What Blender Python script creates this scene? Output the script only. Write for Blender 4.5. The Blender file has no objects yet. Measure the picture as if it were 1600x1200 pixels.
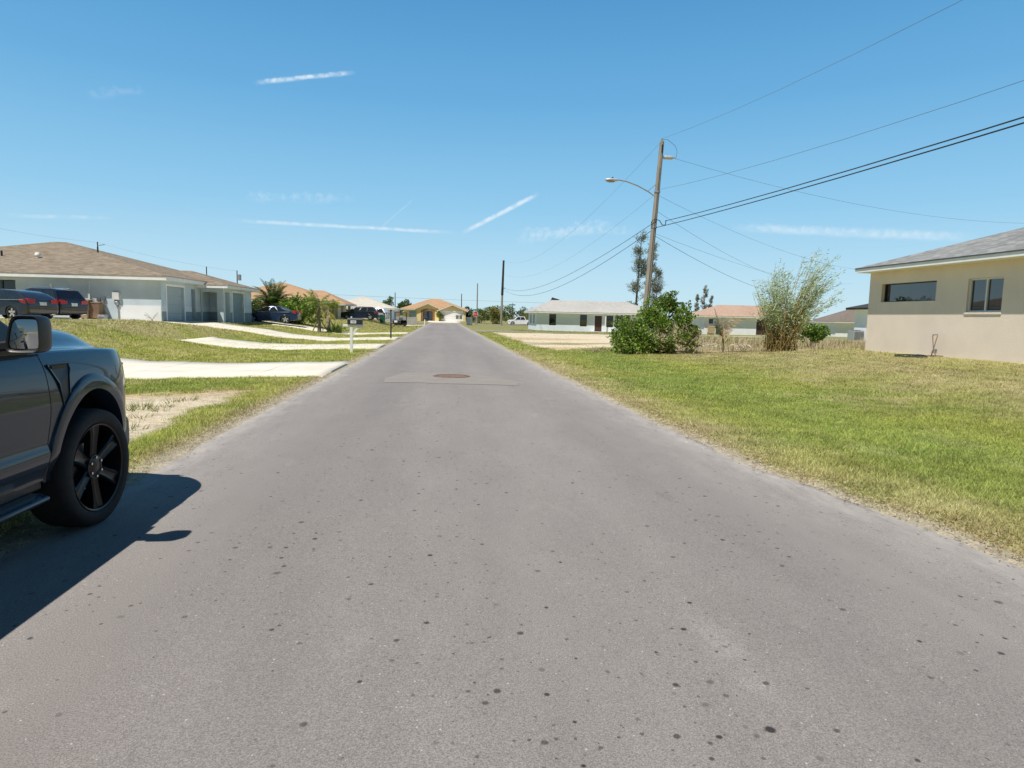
import bpy, bmesh, math, random
import numpy as np
from mathutils import Vector, Matrix
random.seed(7)
RNG = np.random.default_rng(11)
scene = bpy.context.scene
COL = scene.collection
R = math.radians

# ------------------------------------------------------------------ objects
def tag(o, label=None, cat=None, group=None, kind=None):
    if label: o['label'] = label
    if cat: o['category'] = cat
    if group: o['group'] = group
    if kind: o['kind'] = kind
    return o

def thing(name, label, cat, loc=(0, 0, 0), rz=0.0, group=None):
    o = bpy.data.objects.new(name, None)
    o.empty_display_size = 0.3
    COL.objects.link(o)
    o.location = loc
    o.rotation_euler = (0, 0, rz)
    return tag(o, label, cat, group)

def root_of(o):
    while o.parent: o = o.parent
    return o

def copy_tree(o, parent=None):
    c = o.copy()
    COL.objects.link(c)
    c.parent = parent
    for ch in list(o.children):
        copy_tree(ch, c)
    return c

class MB:
    """collects simple shapes and links them as ONE mesh object"""
    def __init__(s): s.v = []; s.f = []
    def add(s, vs, fs):
        n = len(s.v)
        s.v += [tuple(p) for p in vs]
        s.f += [tuple(i + n for i in f) for f in fs]
        return s
    def poly(s, pts): return s.add(pts, [tuple(range(len(pts)))])
    def box(s, x0, x1, y0, y1, z0, z1):
        return s.add([(x0,y0,z0),(x1,y0,z0),(x1,y1,z0),(x0,y1,z0),(x0,y0,z1),(x1,y0,z1),(x1,y1,z1),(x0,y1,z1)],
                     [(0,3,2,1),(4,5,6,7),(0,1,5,4),(1,2,6,5),(2,3,7,6),(3,0,4,7)])
    def bar(s, a, b, w, h=None, up=(0, 0, 1)):
        h = w if h is None else h
        a = Vector(a); b = Vector(b); d = (b - a).normalized()
        u = Vector(up)
        if abs(d.dot(u)) > .95: u = Vector((1, 0, 0))
        r = d.cross(u).normalized(); u = r.cross(d)
        vs = [p + r * i * w / 2 + u * j * h / 2 for p in (a, b) for i, j in ((-1,-1),(1,-1),(1,1),(-1,1))]
        return s.add(vs, [(3,2,1,0),(4,5,6,7),(0,1,5,4),(1,2,6,5),(2,3,7,6),(3,0,4,7)])
    def tube(s, pts, r, n=8, caps=True):
        pts = [Vector(p) for p in pts]
        rs = r if isinstance(r, (list, tuple)) else [r] * len(pts)
        vs, fs = [], []
        ref = None
        for i, p in enumerate(pts):
            d = (pts[min(i+1, len(pts)-1)] - pts[max(i-1, 0)]).normalized()
            if ref is None:
                ref = Vector((1, 0, 0)) if abs(d.x) < .8 else Vector((0, 1, 0))
            a = d.cross(ref).normalized(); b = d.cross(a); ref = (ref - d * ref.dot(d)).normalized()
            vs += [p + (a * math.cos(k*2*math.pi/n) + b * math.sin(k*2*math.pi/n)) * rs[i] for k in range(n)]
        for i in range(len(pts) - 1):
            for k in range(n):
                fs.append((i*n+k, i*n+(k+1) % n, (i+1)*n+(k+1) % n, (i+1)*n+k))
        if caps:
            fs.append(tuple(range(n-1, -1, -1))); fs.append(tuple((len(pts)-1)*n+k for k in range(n)))
        return s.add(vs, fs)
    def lathe(s, prof, c=(0,0,0), axis='z', n=24, a0=0.0, a1=2*math.pi):
        """prof: list of (radius, height)"""
        full = abs(a1 - a0 - 2*math.pi) < 1e-6
        m = n if full else n + 1
        vs, fs = [], []
        for r, h in prof:
            for k in range(m):
                a = a0 + (a1 - a0) * k / n
                p = (r*math.cos(a), r*math.sin(a), h)
                if axis == 'x': p = (p[2], p[0], p[1])
                if axis == 'y': p = (p[1], p[2], p[0])
                vs.append((p[0]+c[0], p[1]+c[1], p[2]+c[2]))
        for i in range(len(prof)-1):
            for k in range(n):
                k2 = (k+1) % m
                fs.append((i*m+k, i*m+k2, (i+1)*m+k2, (i+1)*m+k))
        return s.add(vs, fs)
    def ball(s, c, rx, ry=None, rz=None, n=12, m=8):
        ry = ry or rx; rz = rz or rx
        vs = [(c[0], c[1], c[2]-rz)]
        for i in range(1, m):
            t = -math.pi/2 + math.pi*i/m
            for k in range(n):
                a = 2*math.pi*k/n
                vs.append((c[0]+rx*math.cos(t)*math.cos(a), c[1]+ry*math.cos(t)*math.sin(a), c[2]+rz*math.sin(t)))
        vs.append((c[0], c[1], c[2]+rz))
        fs = [(0, 1+(k+1) % n, 1+k) for k in range(n)]
        for i in range(m-2):
            for k in range(n):
                fs.append((1+i*n+k, 1+i*n+(k+1) % n, 1+(i+1)*n+(k+1) % n, 1+(i+1)*n+k))
        L = len(vs)-1; b = 1+(m-2)*n
        fs += [(L, b+k, b+(k+1) % n) for k in range(n)]
        return s.add(vs, fs)
    def grid(s, pts):
        """pts[i][j] -> quads"""
        n = len(pts[0])
        return s.add([p for row in pts for p in row],
                     [(i*n+j, i*n+j+1, (i+1)*n+j+1, (i+1)*n+j) for i in range(len(pts)-1) for j in range(n-1)])
    def xf(s, M):
        s.v = [tuple(M @ Vector(p)) for p in s.v]; return s
    def build(s, name, mat, parent=None, local=False, smooth=None, bevel=0, fix=True):
        me = bpy.data.meshes.new(name)
        off = Vector((0, 0, 0))
        if parent is not None and not local: off = root_of(parent).location.copy()
        base = None
        if parent is None and not local and s.v:
            xs = [p[0] for p in s.v]; ys = [p[1] for p in s.v]; zs = [p[2] for p in s.v]
            off = Vector(((min(xs)+max(xs))/2, (min(ys)+max(ys))/2, min(zs)))
        me.from_pydata([tuple(Vector(p)-off) for p in s.v], [], s.f)
        if fix:
            bm = bmesh.new(); bm.from_mesh(me)
            bmesh.ops.remove_doubles(bm, verts=bm.verts, dist=1e-5)
            bmesh.ops.recalc_face_normals(bm, faces=bm.faces)
            bm.to_mesh(me); bm.free()
        o = bpy.data.objects.new(name, me)
        COL.objects.link(o)
        if parent is not None: o.parent = parent
        elif not local: o.location = off
        if mat: me.materials.append(mat)
        if smooth is not None:
            me.shade_smooth()
            if smooth > 0: me.set_sharp_from_angle(angle=R(smooth))
        if bevel:
            b = o.modifiers.new('bevel', 'BEVEL'); b.width = bevel; b.segments = 2; b.limit_method = 'ANGLE'; b.angle_limit = R(40)
        return o

def np_mesh(name, V, F, mat, col=None, parent=None, offset=None, smooth=False):
    """V (n,3) array, F (m,k) array, col (n,3) per-vertex colour"""
    V = np.asarray(V, dtype=np.float32)
    off = np.zeros(3)
    if parent is not None: off = np.array(root_of(parent).location)
    me = bpy.data.meshes.new(name)
    n, (m, k) = len(V), F.shape
    me.vertices.add(n); me.vertices.foreach_set('co', (V - off).astype(np.float32).ravel())
    me.loops.add(m*k); me.loops.foreach_set('vertex_index', F.astype(np.int32).ravel())
    me.polygons.add(m); me.polygons.foreach_set('loop_start', np.arange(0, m*k, k, dtype=np.int32))
    me.update(calc_edges=True)
    if col is not None:
        a = me.color_attributes.new('Col', 'FLOAT_COLOR', 'POINT')
        c = np.ones((n, 4), dtype=np.float32); c[:, :3] = col
        a.data.foreach_set('color', c.ravel())
    if smooth: me.shade_smooth()
    o = bpy.data.objects.new(name, me)
    COL.objects.link(o)
    if parent is not None: o.parent = parent
    me.materials.append(mat)
    return o

# ---------------------------------------------------------------- materials
class NT:
    def __init__(s, name):
        s.m = bpy.data.materials.new(name); s.m.use_nodes = True
        s.t = s.m.node_tree; s.t.nodes.clear()
        s.out = s.n('ShaderNodeOutputMaterial')
        s.p = s.n('ShaderNodeBsdfPrincipled')
        s.l(s.p.outputs[0], s.out.inputs[0])
    def n(s, typ, **kw):
        nd = s.t.nodes.new(typ)
        for k, v in kw.items(): setattr(nd, k, v)
        return nd
    def l(s, a, b): s.t.links.new(a, b)
    def val(s, sock, v):
        if hasattr(v, 'is_output'): s.l(v, sock)
        else:
            try: sock.default_value = v
            except Exception: sock.default_value = (*v, 1) if len(v) == 3 else v
    def math(s, op, a, b=0.0, c=0.0, clamp=False):
        nd = s.n('ShaderNodeMath', operation=op, use_clamp=clamp)
        s.val(nd.inputs[0], a); s.val(nd.inputs[1], b); s.val(nd.inputs[2], c)
        return nd.outputs[0]
    def mix(s, f, a, b, blend='MIX'):
        nd = s.n('ShaderNodeMix', data_type='RGBA', blend_type=blend)
        s.val(nd.inputs[0], f); s.val(nd.inputs[6], a); s.val(nd.inputs[7], b)
        return nd.outputs[2]
    def ramp(s, f, stops):
        nd = s.n('ShaderNodeValToRGB')
        while len(nd.color_ramp.elements) < len(stops): nd.color_ramp.elements.new(.5)
        for e, (p, c) in zip(nd.color_ramp.elements, stops):
            e.position = p; e.color = (*c, 1) if not isinstance(c, (int, float)) else (c, c, c, 1)
        s.l(f, nd.inputs[0]); return nd.outputs[0]
    def coord(s, which='Object'): return s.n('ShaderNodeTexCoord').outputs[which]
    def mapping(s, vec, scale=(1,1,1), loc=(0,0,0), rot=(0,0,0)):
        nd = s.n('ShaderNodeMapping'); s.l(vec, nd.inputs[0])
        nd.inputs['Scale'].default_value = scale; nd.inputs['Location'].default_value = loc; nd.inputs['Rotation'].default_value = rot
        return nd.outputs[0]
    def noise(s, scale, vec=None, detail=4, rough=.55, out='Fac'):
        nd = s.n('ShaderNodeTexNoise'); nd.inputs['Scale'].default_value = scale
        nd.inputs['Detail'].default_value = detail; nd.inputs['Roughness'].default_value = rough
        s.l(vec if vec is not None else s.coord(), nd.inputs['Vector'])
        return nd.outputs[out]
    def voro(s, scale, vec=None, feature='F1', out='Distance', rnd=1.0):
        nd = s.n('ShaderNodeTexVoronoi', feature=feature); nd.inputs['Scale'].default_value = scale
        nd.inputs['Randomness'].default_value = rnd
        s.l(vec if vec is not None else s.coord(), nd.inputs['Vector'])
        return nd.outputs[out]
    def bump(s, h, strength=.3, dist=.01):
        nd = s.n('ShaderNodeBump'); nd.inputs['Strength'].default_value = strength; nd.inputs['Distance'].default_value = dist
        s.l(h, nd.inputs['Height']); s.l(nd.outputs[0], s.p.inputs['Normal'])
    def set(s, **kw):
        for k, v in kw.items(): s.val(s.p.inputs[k.replace('_', ' ')], v)
        return s

def c3(c): return tuple(c) if not isinstance(c, (int, float)) else (c, c, c)

def plain(name, base, rough=.6, metal=0.0, var=.12, scale=3.0, bump=0.0, bscale=80, bdist=.004, coat=0.0, spec=.5):
    t = NT(name); b = c3(base)
    f = t.noise(scale, detail=5)
    lo = tuple(x*(1-var) for x in b); hi = tuple(min(1, x*(1+var)) for x in b)
    t.l(t.ramp(f, [(.3, lo), (.7, hi)]), t.p.inputs['Base Color'])
    t.set(Roughness=rough, Metallic=metal)
    t.p.inputs['Specular IOR Level'].default_value = spec
    if coat: t.p.inputs['Coat Weight'].default_value = coat; t.p.inputs['Coat Roughness'].default_value = .03
    if bump: t.bump(t.noise(bscale, detail=3), bump, bdist)
    return t.m

def stucco(name, base, var=.1, streak=.1):
    t = NT(name); b = c3(base); P = t.coord()
    f = t.noise(.8, P, 5)
    col = t.ramp(f, [(.3, tuple(x*(1-var) for x in b)), (.7, tuple(x*(1+var) for x in b))])
    st = t.noise(2.5, t.mapping(P, (1, 1, .15)), 4)
    col = t.mix(t.math('MULTIPLY', t.ramp(st, [(.5, 0), (.8, 1)]), streak), col, tuple(x*.6 for x in b))
    fine = t.noise(45, P, 3)
    col = t.mix(t.ramp(fine, [(.35, .18), (.6, 0)]), col, tuple(x*.75 for x in b))
    t.l(col, t.p.inputs['Base Color']); t.set(Roughness=.9)
    t.p.inputs['Specular IOR Level'].default_value = .2
    h = t.math('ADD', t.noise(28, t.mapping(P, (1, 1, 2)), 4), t.math('MULTIPLY', t.noise(110, P, 2), .4))
    t.bump(h, .7, .012)
    return t.m

def shingle(name, cols, row=.14, tab=.32):
    t = NT(name)
    P = t.coord(); sp = t.n('ShaderNodeSeparateXYZ'); t.l(P, sp.inputs[0])
    g = t.n('ShaderNodeNewGeometry'); ns = t.n('ShaderNodeSeparateXYZ'); t.l(g.outputs['True Normal'], ns.inputs[0])
    side = t.math('GREATER_THAN', t.math('ABSOLUTE', ns.outputs[0]), t.math('ABSOLUTE', ns.outputs[1]))
    mx = t.n('ShaderNodeMix'); t.l(side, mx.inputs[0]); t.l(sp.outputs[0], mx.inputs[2]); t.l(sp.outputs[1], mx.inputs[3])
    cb = t.n('ShaderNodeCombineXYZ'); t.l(mx.outputs[0], cb.inputs[0]); t.l(t.math('MULTIPLY', sp.outputs[2], 3.1), cb.inputs[1])
    br = t.n('ShaderNodeTexBrick'); t.l(cb.outputs[0], br.inputs['Vector'])
    br.inputs['Scale'].default_value = 1; br.inputs['Brick Width'].default_value = tab; br.inputs['Row Height'].default_value = row
    br.inputs['Mortar Size'].default_value = .008; br.inputs['Mortar Smooth'].default_value = .3
    br.inputs['Color1'].default_value = (*cols[0], 1); br.inputs['Color2'].default_value = (*cols[1], 1)
    br.inputs['Mortar'].default_value = (*[x*.55 for x in cols[0]], 1); br.inputs['Bias'].default_value = 0.0
    big = t.noise(.35, P, 4)
    col = t.mix(t.ramp(big, [(.35, 0), (.7, .35)]), br.outputs['Color'], cols[2])
    md = t.noise(2.6, t.mapping(P, (1, 1, 4)), 5, .7); col = t.mix(.2, col, t.ramp(md, [(.3, .2), (.7, .8)]), 'OVERLAY')
    gr = t.noise(60, P, 2)
    col = t.mix(.5, col, t.ramp(gr, [(.3, .25), (.7, .75)]), 'OVERLAY')
    t.l(col, t.p.inputs['Base Color']); t.set(Roughness=.95)
    t.p.inputs['Specular IOR Level'].default_value = .15
    t.bump(t.math('ADD', t.math('MULTIPLY', br.outputs['Fac'], -.8), t.noise(40, P, 2)), .5, .01)
    return t.m

def leafmat(name, trans=.35, rough=.5, spec=.3):
    t = NT(name)
    at = t.n('ShaderNodeAttribute', attribute_name='Col')
    t.l(at.outputs['Color'], t.p.inputs['Base Color']); t.set(Roughness=rough)
    t.p.inputs['Specular IOR Level'].default_value = spec
    tr = t.n('ShaderNodeBsdfTranslucent')
    t.l(t.mix(.5, at.outputs['Color'], (.25, .35, .03), 'SOFT_LIGHT'), tr.inputs['Color'])
    mx = t.n('ShaderNodeMixShader'); mx.inputs[0].default_value = trans
    t.l(t.p.outputs[0], mx.inputs[1]); t.l(tr.outputs[0], mx.inputs[2]); t.l(mx.outputs[0], t.out.inputs[0])
    return t.m

def glassmat(name, base=(.012,.016,.02), rough=.02, ior=1.7):
    t = NT(name); t.set(Roughness=rough); t.p.inputs['IOR'].default_value = ior
    f = t.noise(.7, detail=2)
    t.l(t.ramp(f, [(.3, tuple(x*.8 for x in base)), (.7, tuple(x*1.3 for x in base))]), t.p.inputs['Base Color'])
    t.p.inputs['Specular IOR Level'].default_value = .5
    return t.m

def bark(name, a, b, sz=(14, 14, 1.2)):
    t = NT(name); P = t.coord()
    f = t.noise(1.0, t.mapping(P, sz), 5, .6)
    t.l(t.ramp(f, [(.3, a), (.7, b)]), t.p.inputs['Base Color']); t.set(Roughness=.95)
    t.p.inputs['Specular IOR Level'].default_value = .1
    t.bump(f, .6, .02)
    return t.m
# ------------------------------------------------------------------- camera
EYE = 1.55
def cam_basis(yaw, pit, roll):
    y, p, r = R(yaw), R(pit), R(roll)
    f = Vector((math.sin(y)*math.cos(p), math.cos(y)*math.cos(p), -math.sin(p)))
    r0 = Vector((math.cos(y), -math.sin(y), 0)); u0 = r0.cross(f)
    return f, r0*math.cos(r)+u0*math.sin(r), u0*math.cos(r)-r0*math.sin(r)
cf, cr, cu = cam_basis(6.13, 5.96, 1.2)
cd = bpy.data.cameras.new('camera'); cam = bpy.data.objects.new('camera', cd); COL.objects.link(cam)
cd.sensor_width = 36; cd.lens = 22.5; cd.clip_start = .05; cd.clip_end = 5000
m = Matrix((cr, cu, -cf)).transposed().to_4x4(); m.translation = (0, 0, EYE)
cam.matrix_world = m
scene.camera = cam

# ---------------------------------------------------------------- sun + sky
SUN = Vector((.355, .40, -1.0))
sl = bpy.data.lights.new('sun', 'SUN'); so = bpy.data.objects.new('sun', sl); COL.objects.link(so)
sl.energy = 5.0; sl.angle = R(.53); sl.color = (1.0, .955, .88)
so.rotation_euler = SUN.to_track_quat('-Z', 'Y').to_euler(); so.location = (-20, -20, 60)

w = bpy.data.worlds.new('World'); scene.world = w; w.use_nodes = True
wt = w.node_tree; wt.nodes.clear()
def wn(typ, **kw):
    nd = wt.nodes.new(typ)
    for k, v in kw.items(): setattr(nd, k, v)
    return nd
wl = wt.links.new
def wm(op, a, b=0.0, c=0.0, clamp=False):
    nd = wn('ShaderNodeMath', operation=op, use_clamp=clamp)
    for i, v in enumerate((a, b, c)):
        if hasattr(v, 'is_output'): wl(v, nd.inputs[i])
        else: nd.inputs[i].default_value = v
    return nd.outputs[0]
sky = wn('ShaderNodeTexSky', sky_type='NISHITA')
sky.sun_disc = False; sky.sun_elevation = R(61.9); sky.sun_rotation = R(-138.4)
sky.air_density = 1.0; sky.dust_density = .35; sky.ozone_density = 2.2; sky.altitude = 0
hs = wn('ShaderNodeHueSaturation'); hs.inputs['Saturation'].default_value = 1.12; hs.inputs['Value'].default_value = 1.0
wl(sky.outputs[0], hs.inputs['Color'])
tc = wn('ShaderNodeTexCoord')
nz = wn('ShaderNodeTexNoise'); nz.inputs['Scale'].default_value = 34; nz.inputs['Detail'].default_value = 6; nz.inputs['Roughness'].default_value = .62
wl(tc.outputs['Generated'], nz.inputs['Vector'])
nz2 = wn('ShaderNodeTexNoise'); nz2.inputs['Scale'].default_value = 110; nz2.inputs['Detail'].default_value = 4
wl(tc.outputs['Generated'], nz2.inputs['Vector'])
def vdot(vec):
    nd = wn('ShaderNodeVectorMath', operation='DOT_PRODUCT'); wl(tc.outputs['Generated'], nd.inputs[0]); nd.inputs[1].default_value = vec
    return nd.outputs['Value']
def sm(x, a, b):
    nd = wn('ShaderNodeMapRange', interpolation_type='SMOOTHSTEP'); wl(x, nd.inputs[0])
    nd.inputs[1].default_value = a; nd.inputs[2].default_value = b
    return nd.outputs[0]
# thin cloud streaks and old contrails: direction of each end, half width, strength, how broken up
streaks = [((-.2581,.9179,.3014), (-.1205,.936,.3307), .0042, .8, .7),
           ((.0217,.9921,.1234), (.1426,.9721,.1861), .0046, .75, .5),
           ((-.3014,.9452,.1258), (.0236,.9918,.1253), .0036, .6, .6),
           ((-.2875,.9444,.1592), (-.1266,.9779,.1662), .009, .2, .9),
           ((.1015,.9879,.117), (.252,.9573,.142), .012, .38, .9),
           ((.3995,.9066,.1357), (.664,.7397,.1093), .0085, .45, .6),
           ((-.5291,.8416,.1086), (-.4256,.8973,.1169), .0035, .3, .8),
           ((-.1,.9872,.1243), (-.0435,.9837,.1743), .002, .15, .5),
           ((-.4389,.8607,.258), (-.3754,.8854,.2742), .007, .13, .9),
           ((.101,.9862,.1311), (.2891,.9483,.1308), .007, .3, .9)]
total = None
for a, b, wd, st, br in streaks:
    wg = 1.0 if br > .85 else (.9 if wd > .0046 and wd < .006 else .3)
    a = Vector(a); b = Vector(b); L = (b-a).length; t_ = (b-a)/L; n_ = a.cross(b).normalized()
    warp = wm('MULTIPLY', wm('SUBTRACT', nz.outputs['Fac'], .5), wd*wg*2.2)
    fine = wm('MULTIPLY', wm('SUBTRACT', nz2.outputs['Fac'], .5), wd*wg*1.6)
    v = wm('ABSOLUTE', wm('ADD', vdot(n_), wm('ADD', warp, fine)))
    u = wm('DIVIDE', wm('SUBTRACT', vdot(t_), a.dot(t_)), L)
    mv = sm(v, wd, wd*.15)
    mu = wm('MULTIPLY', sm(u, 0, .22), sm(u, 1.0, .8))
    brk = wm('ADD', 1-br, wm('MULTIPLY', sm(nz2.outputs['Fac'], .3, .72), br))
    k = wm('MULTIPLY', wm('MULTIPLY', mv, mu), wm('MULTIPLY', brk, st))
    # only on the side of the sky the streak is on
    k = wm('MULTIPLY', k, sm(vdot((a+b).normalized()), .55, .75))
    total = k if total is None else wm('MAXIMUM', total, k)
mx = wn('ShaderNodeMix', data_type='RGBA'); wl(total, mx.inputs[0])
spz = wn('ShaderNodeSeparateXYZ'); wl(tc.outputs['Generated'], spz.inputs[0])
rp = wn('ShaderNodeValToRGB'); wl(spz.outputs[2], rp.inputs[0])
stops = [(0.0, (.60,.82,.92)), (.06, (.50,.765,.93)), (.16, (.305,.63,.89)), (.30, (.155,.455,.78)), (.48, (.066,.29,.61)), (.62, (.03,.12,.30)), (1.0, (.01,.045,.12))]
while len(rp.color_ramp.elements) < len(stops): rp.color_ramp.elements.new(.5)
for e, (p_, c_) in zip(rp.color_ramp.elements, stops): e.position = p_; e.color = (*c_, 1)
vs_ = wn('ShaderNodeVectorMath', operation='SCALE'); wl(rp.outputs[0], vs_.inputs[0]); vs_.inputs[3].default_value = 10.0
hz_ = wn('ShaderNodeMix', data_type='RGBA'); hz_.inputs[0].default_value = .88; wl(hs.outputs[0], hz_.inputs[6]); wl(vs_.outputs[0], hz_.inputs[7])
dk = wn('ShaderNodeMapRange', interpolation_type='SMOOTHSTEP'); wl(spz.outputs[1], dk.inputs[0])
dk.inputs[1].default_value = .3; dk.inputs[2].default_value = -.35; dk.inputs[3].default_value = 1.0; dk.inputs[4].default_value = .42
vs2 = wn('ShaderNodeVectorMath', operation='SCALE'); wl(hz_.outputs[2], vs2.inputs[0]); wl(dk.outputs[0], vs2.inputs[3])
wl(vs2.outputs[0], mx.inputs[6])
mx.inputs[7].default_value = (8.3, 9.3, 10.0, 1)
bg = wn('ShaderNodeBackground'); bg.inputs[1].default_value = .1
wl(mx.outputs[2], bg.inputs[0]); wo = wn('ShaderNodeOutputWorld'); wl(bg.outputs[0], wo.inputs[0])
scene.view_settings.view_transform = 'Standard'; scene.view_settings.look = 'None'
scene.view_settings.exposure = 0; scene.view_settings.gamma = 1
scene.cycles.max_bounces = 6; scene.cycles.diffuse_bounces = 3; scene.cycles.glossy_bounces = 3
scene.cycles.transmission_bounces = 4; scene.cycles.transparent_max_bounces = 6
scene.cycles.use_denoising = True

# ------------------------------------------------------------ terrain shape
def vnoise(x, y, s, seed=0):
    x = np.asarray(x, float)*s + seed*17.3; y = np.asarray(y, float)*s + seed*5.7
    xi = np.floor(x); yi = np.floor(y); fx = x-xi; fy = y-yi
    fx = fx*fx*(3-2*fx); fy = fy*fy*(3-2*fy)
    def hsh(a, b):
        v = np.sin(a*127.1+b*311.7+seed*74.7)*43758.5453
        return v-np.floor(v)
    return ((hsh(xi,yi)*(1-fx)+hsh(xi+1,yi)*fx)*(1-fy)+(hsh(xi,yi+1)*(1-fx)+hsh(xi+1,yi+1)*fx)*fy)
def fbm(x, y, s, o=4, seed=0):
    t = 0; a = .5; k = 0
    for i in range(o):
        t = t+a*vnoise(x, y, s, seed+i); k += a; a *= .55; s *= 2.03
    return t/k
def sst(x, a, b):
    t = np.clip((np.asarray(x, float)-a)/(b-a), 0, 1); return t*t*(3-2*t)

def edge_l(y): return np.interp(y, [-60, 4, 8, 15, 70, 84, 92, 134], [-2.75, -2.8, -2.9, -2.88, -2.95, -2.95, -2.95, -2.95])
def edge_r(y): return np.interp(y, [-60, 0, 3.7, 4.8, 6.6, 10.3, 18.5, 30, 62, 66, 84, 134], [4.3, 4.1, 3.85, 3.72, 3.38, 3.28, 3.12, 3.08, 3.05, 3.05, 3.05, 3.05])
def edge_wob(y, seed): return (vnoise(y, 0*y, .9, seed)-.5)*.16 + (vnoise(y, 0*y, 3.1, seed+2)-.5)*.12 + (vnoise(y, 0*y, 7.3, seed+3)-.5)*.07

LUN = [0, .3, 2, 4, 6, 7.2, 8.5, 10, 11.5, 13, 16, 40, 100, 500]
LZN = [.008, .0, -.04, -.1, -.08, .03, .16, .55, .92, 1.0, .86, .9, .7, .3]
LU = [0, .3, 2, 4.2, 5.5, 7.1, 9, 10.5, 12, 13.8, 16, 40, 100, 500]
LZ = [.008, .0, -.04, -.13, -.05, .07, .38, .53, .72, .83, .87, .9, .7, .3]
RU1 = [0, .4, 1.5, 3, 5, 7, 9, 11, 12.4, 16, 40, 100, 500]
RZ1 = [.008, .015, -.01, -.05, .02, .12, .28, .47, .60, .62, .5, .2, 0]
RU2 = [0, .5, 5, 8, 11, 14, 20, 34, 45, 100, 500]
RZ2 = [.008, .02, .06, .1, .24, .26, .1, .15, .1, 0, 0]
RU3 = [0, .5, 5, 12, 30, 60, 100, 500]
RZ3 = [.008, .02, 0, -.1, -.2, -.3, -.2, 0]
def H(x, y):
    x = np.asarray(x, float); y = np.asarray(y, float)
    ul = -(x+2.9)*(1+.8*sst(y, 58, 82))
    kn = sst(y, 39, 34)
    zl = np.interp(ul, LU, LZ)*(1-kn)+np.interp(ul, LUN, LZN)*kn + .16*np.exp(-((x+13.6)/2.2)**2-((y-25.2)/2.6)**2) + .30*np.exp(-((x+10.4)/1.7)**2-((y-25.6)/2.1)**2)
    ur = x-edge_r(y)
    k1 = sst(y, 22.5, 28); k2 = sst(y, 48, 72)
    zr = np.interp(ur, RU1, RZ1)*(1-k1) + k1*((1-k2)*np.interp(ur, RU2, RZ2)+k2*np.interp(ur, RU3, RZ3))
    ue = np.maximum(-(x+2.9)-edge_l(y)*0, -9); wob_ = (fbm(x, y, 2.6, 3, 15)-.5)*.016
    zin = lambda u: np.maximum(.013+.11*u+wob_*.7, -.05)
    ulr = edge_l(y)-x
    z = np.where(x < -1, np.where(ulr > 0, zl+wob_*np.exp(-np.clip(ulr, 0, 9)*3), zin(ulr)), np.where(ur > 0, zr+wob_*np.exp(-np.clip(ur, 0, 9)*3), zin(ur)))
    bumps = (fbm(x, y, .9, 3, 5)-.5)*.05*np.clip(np.maximum(ul, ur)-.3, 0, 1)
    far = .35*sst(y, 129, 137)*sst(x, 8, 4)
    return z + bumps + far
def hz(x, y): return float(H(x, y))

# driveways: x from, x to, y near, y far (near the road they flare)
DRIVES = [(-30, -2.93, 16.0, 20.75), (-11.6, -2.96, 29.0, 33.9), (-16.5, -2.98, 39.7, 44.6), (-15.0, -3.0, 52.6, 57.2), (-13.0, -3.0, 99, 106)]
def dist_drive(x, y):
    d = np.full(np.shape(x), 99.0)
    for x0, x1, y0, y1 in DRIVES:
        dx = np.maximum(np.maximum(x0-x, x-x1), 0); dy = np.maximum(np.maximum(y0-y, y-y1), 0)
        d = np.minimum(d, np.hypot(dx, dy))
    dx = np.maximum(np.maximum(-3.6-x, x-3.6), 0); dy = np.maximum(np.maximum(133.4-y, y-147), 0)   # drive of the far yellow house
    return np.minimum(d, np.hypot(dx, dy))

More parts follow.
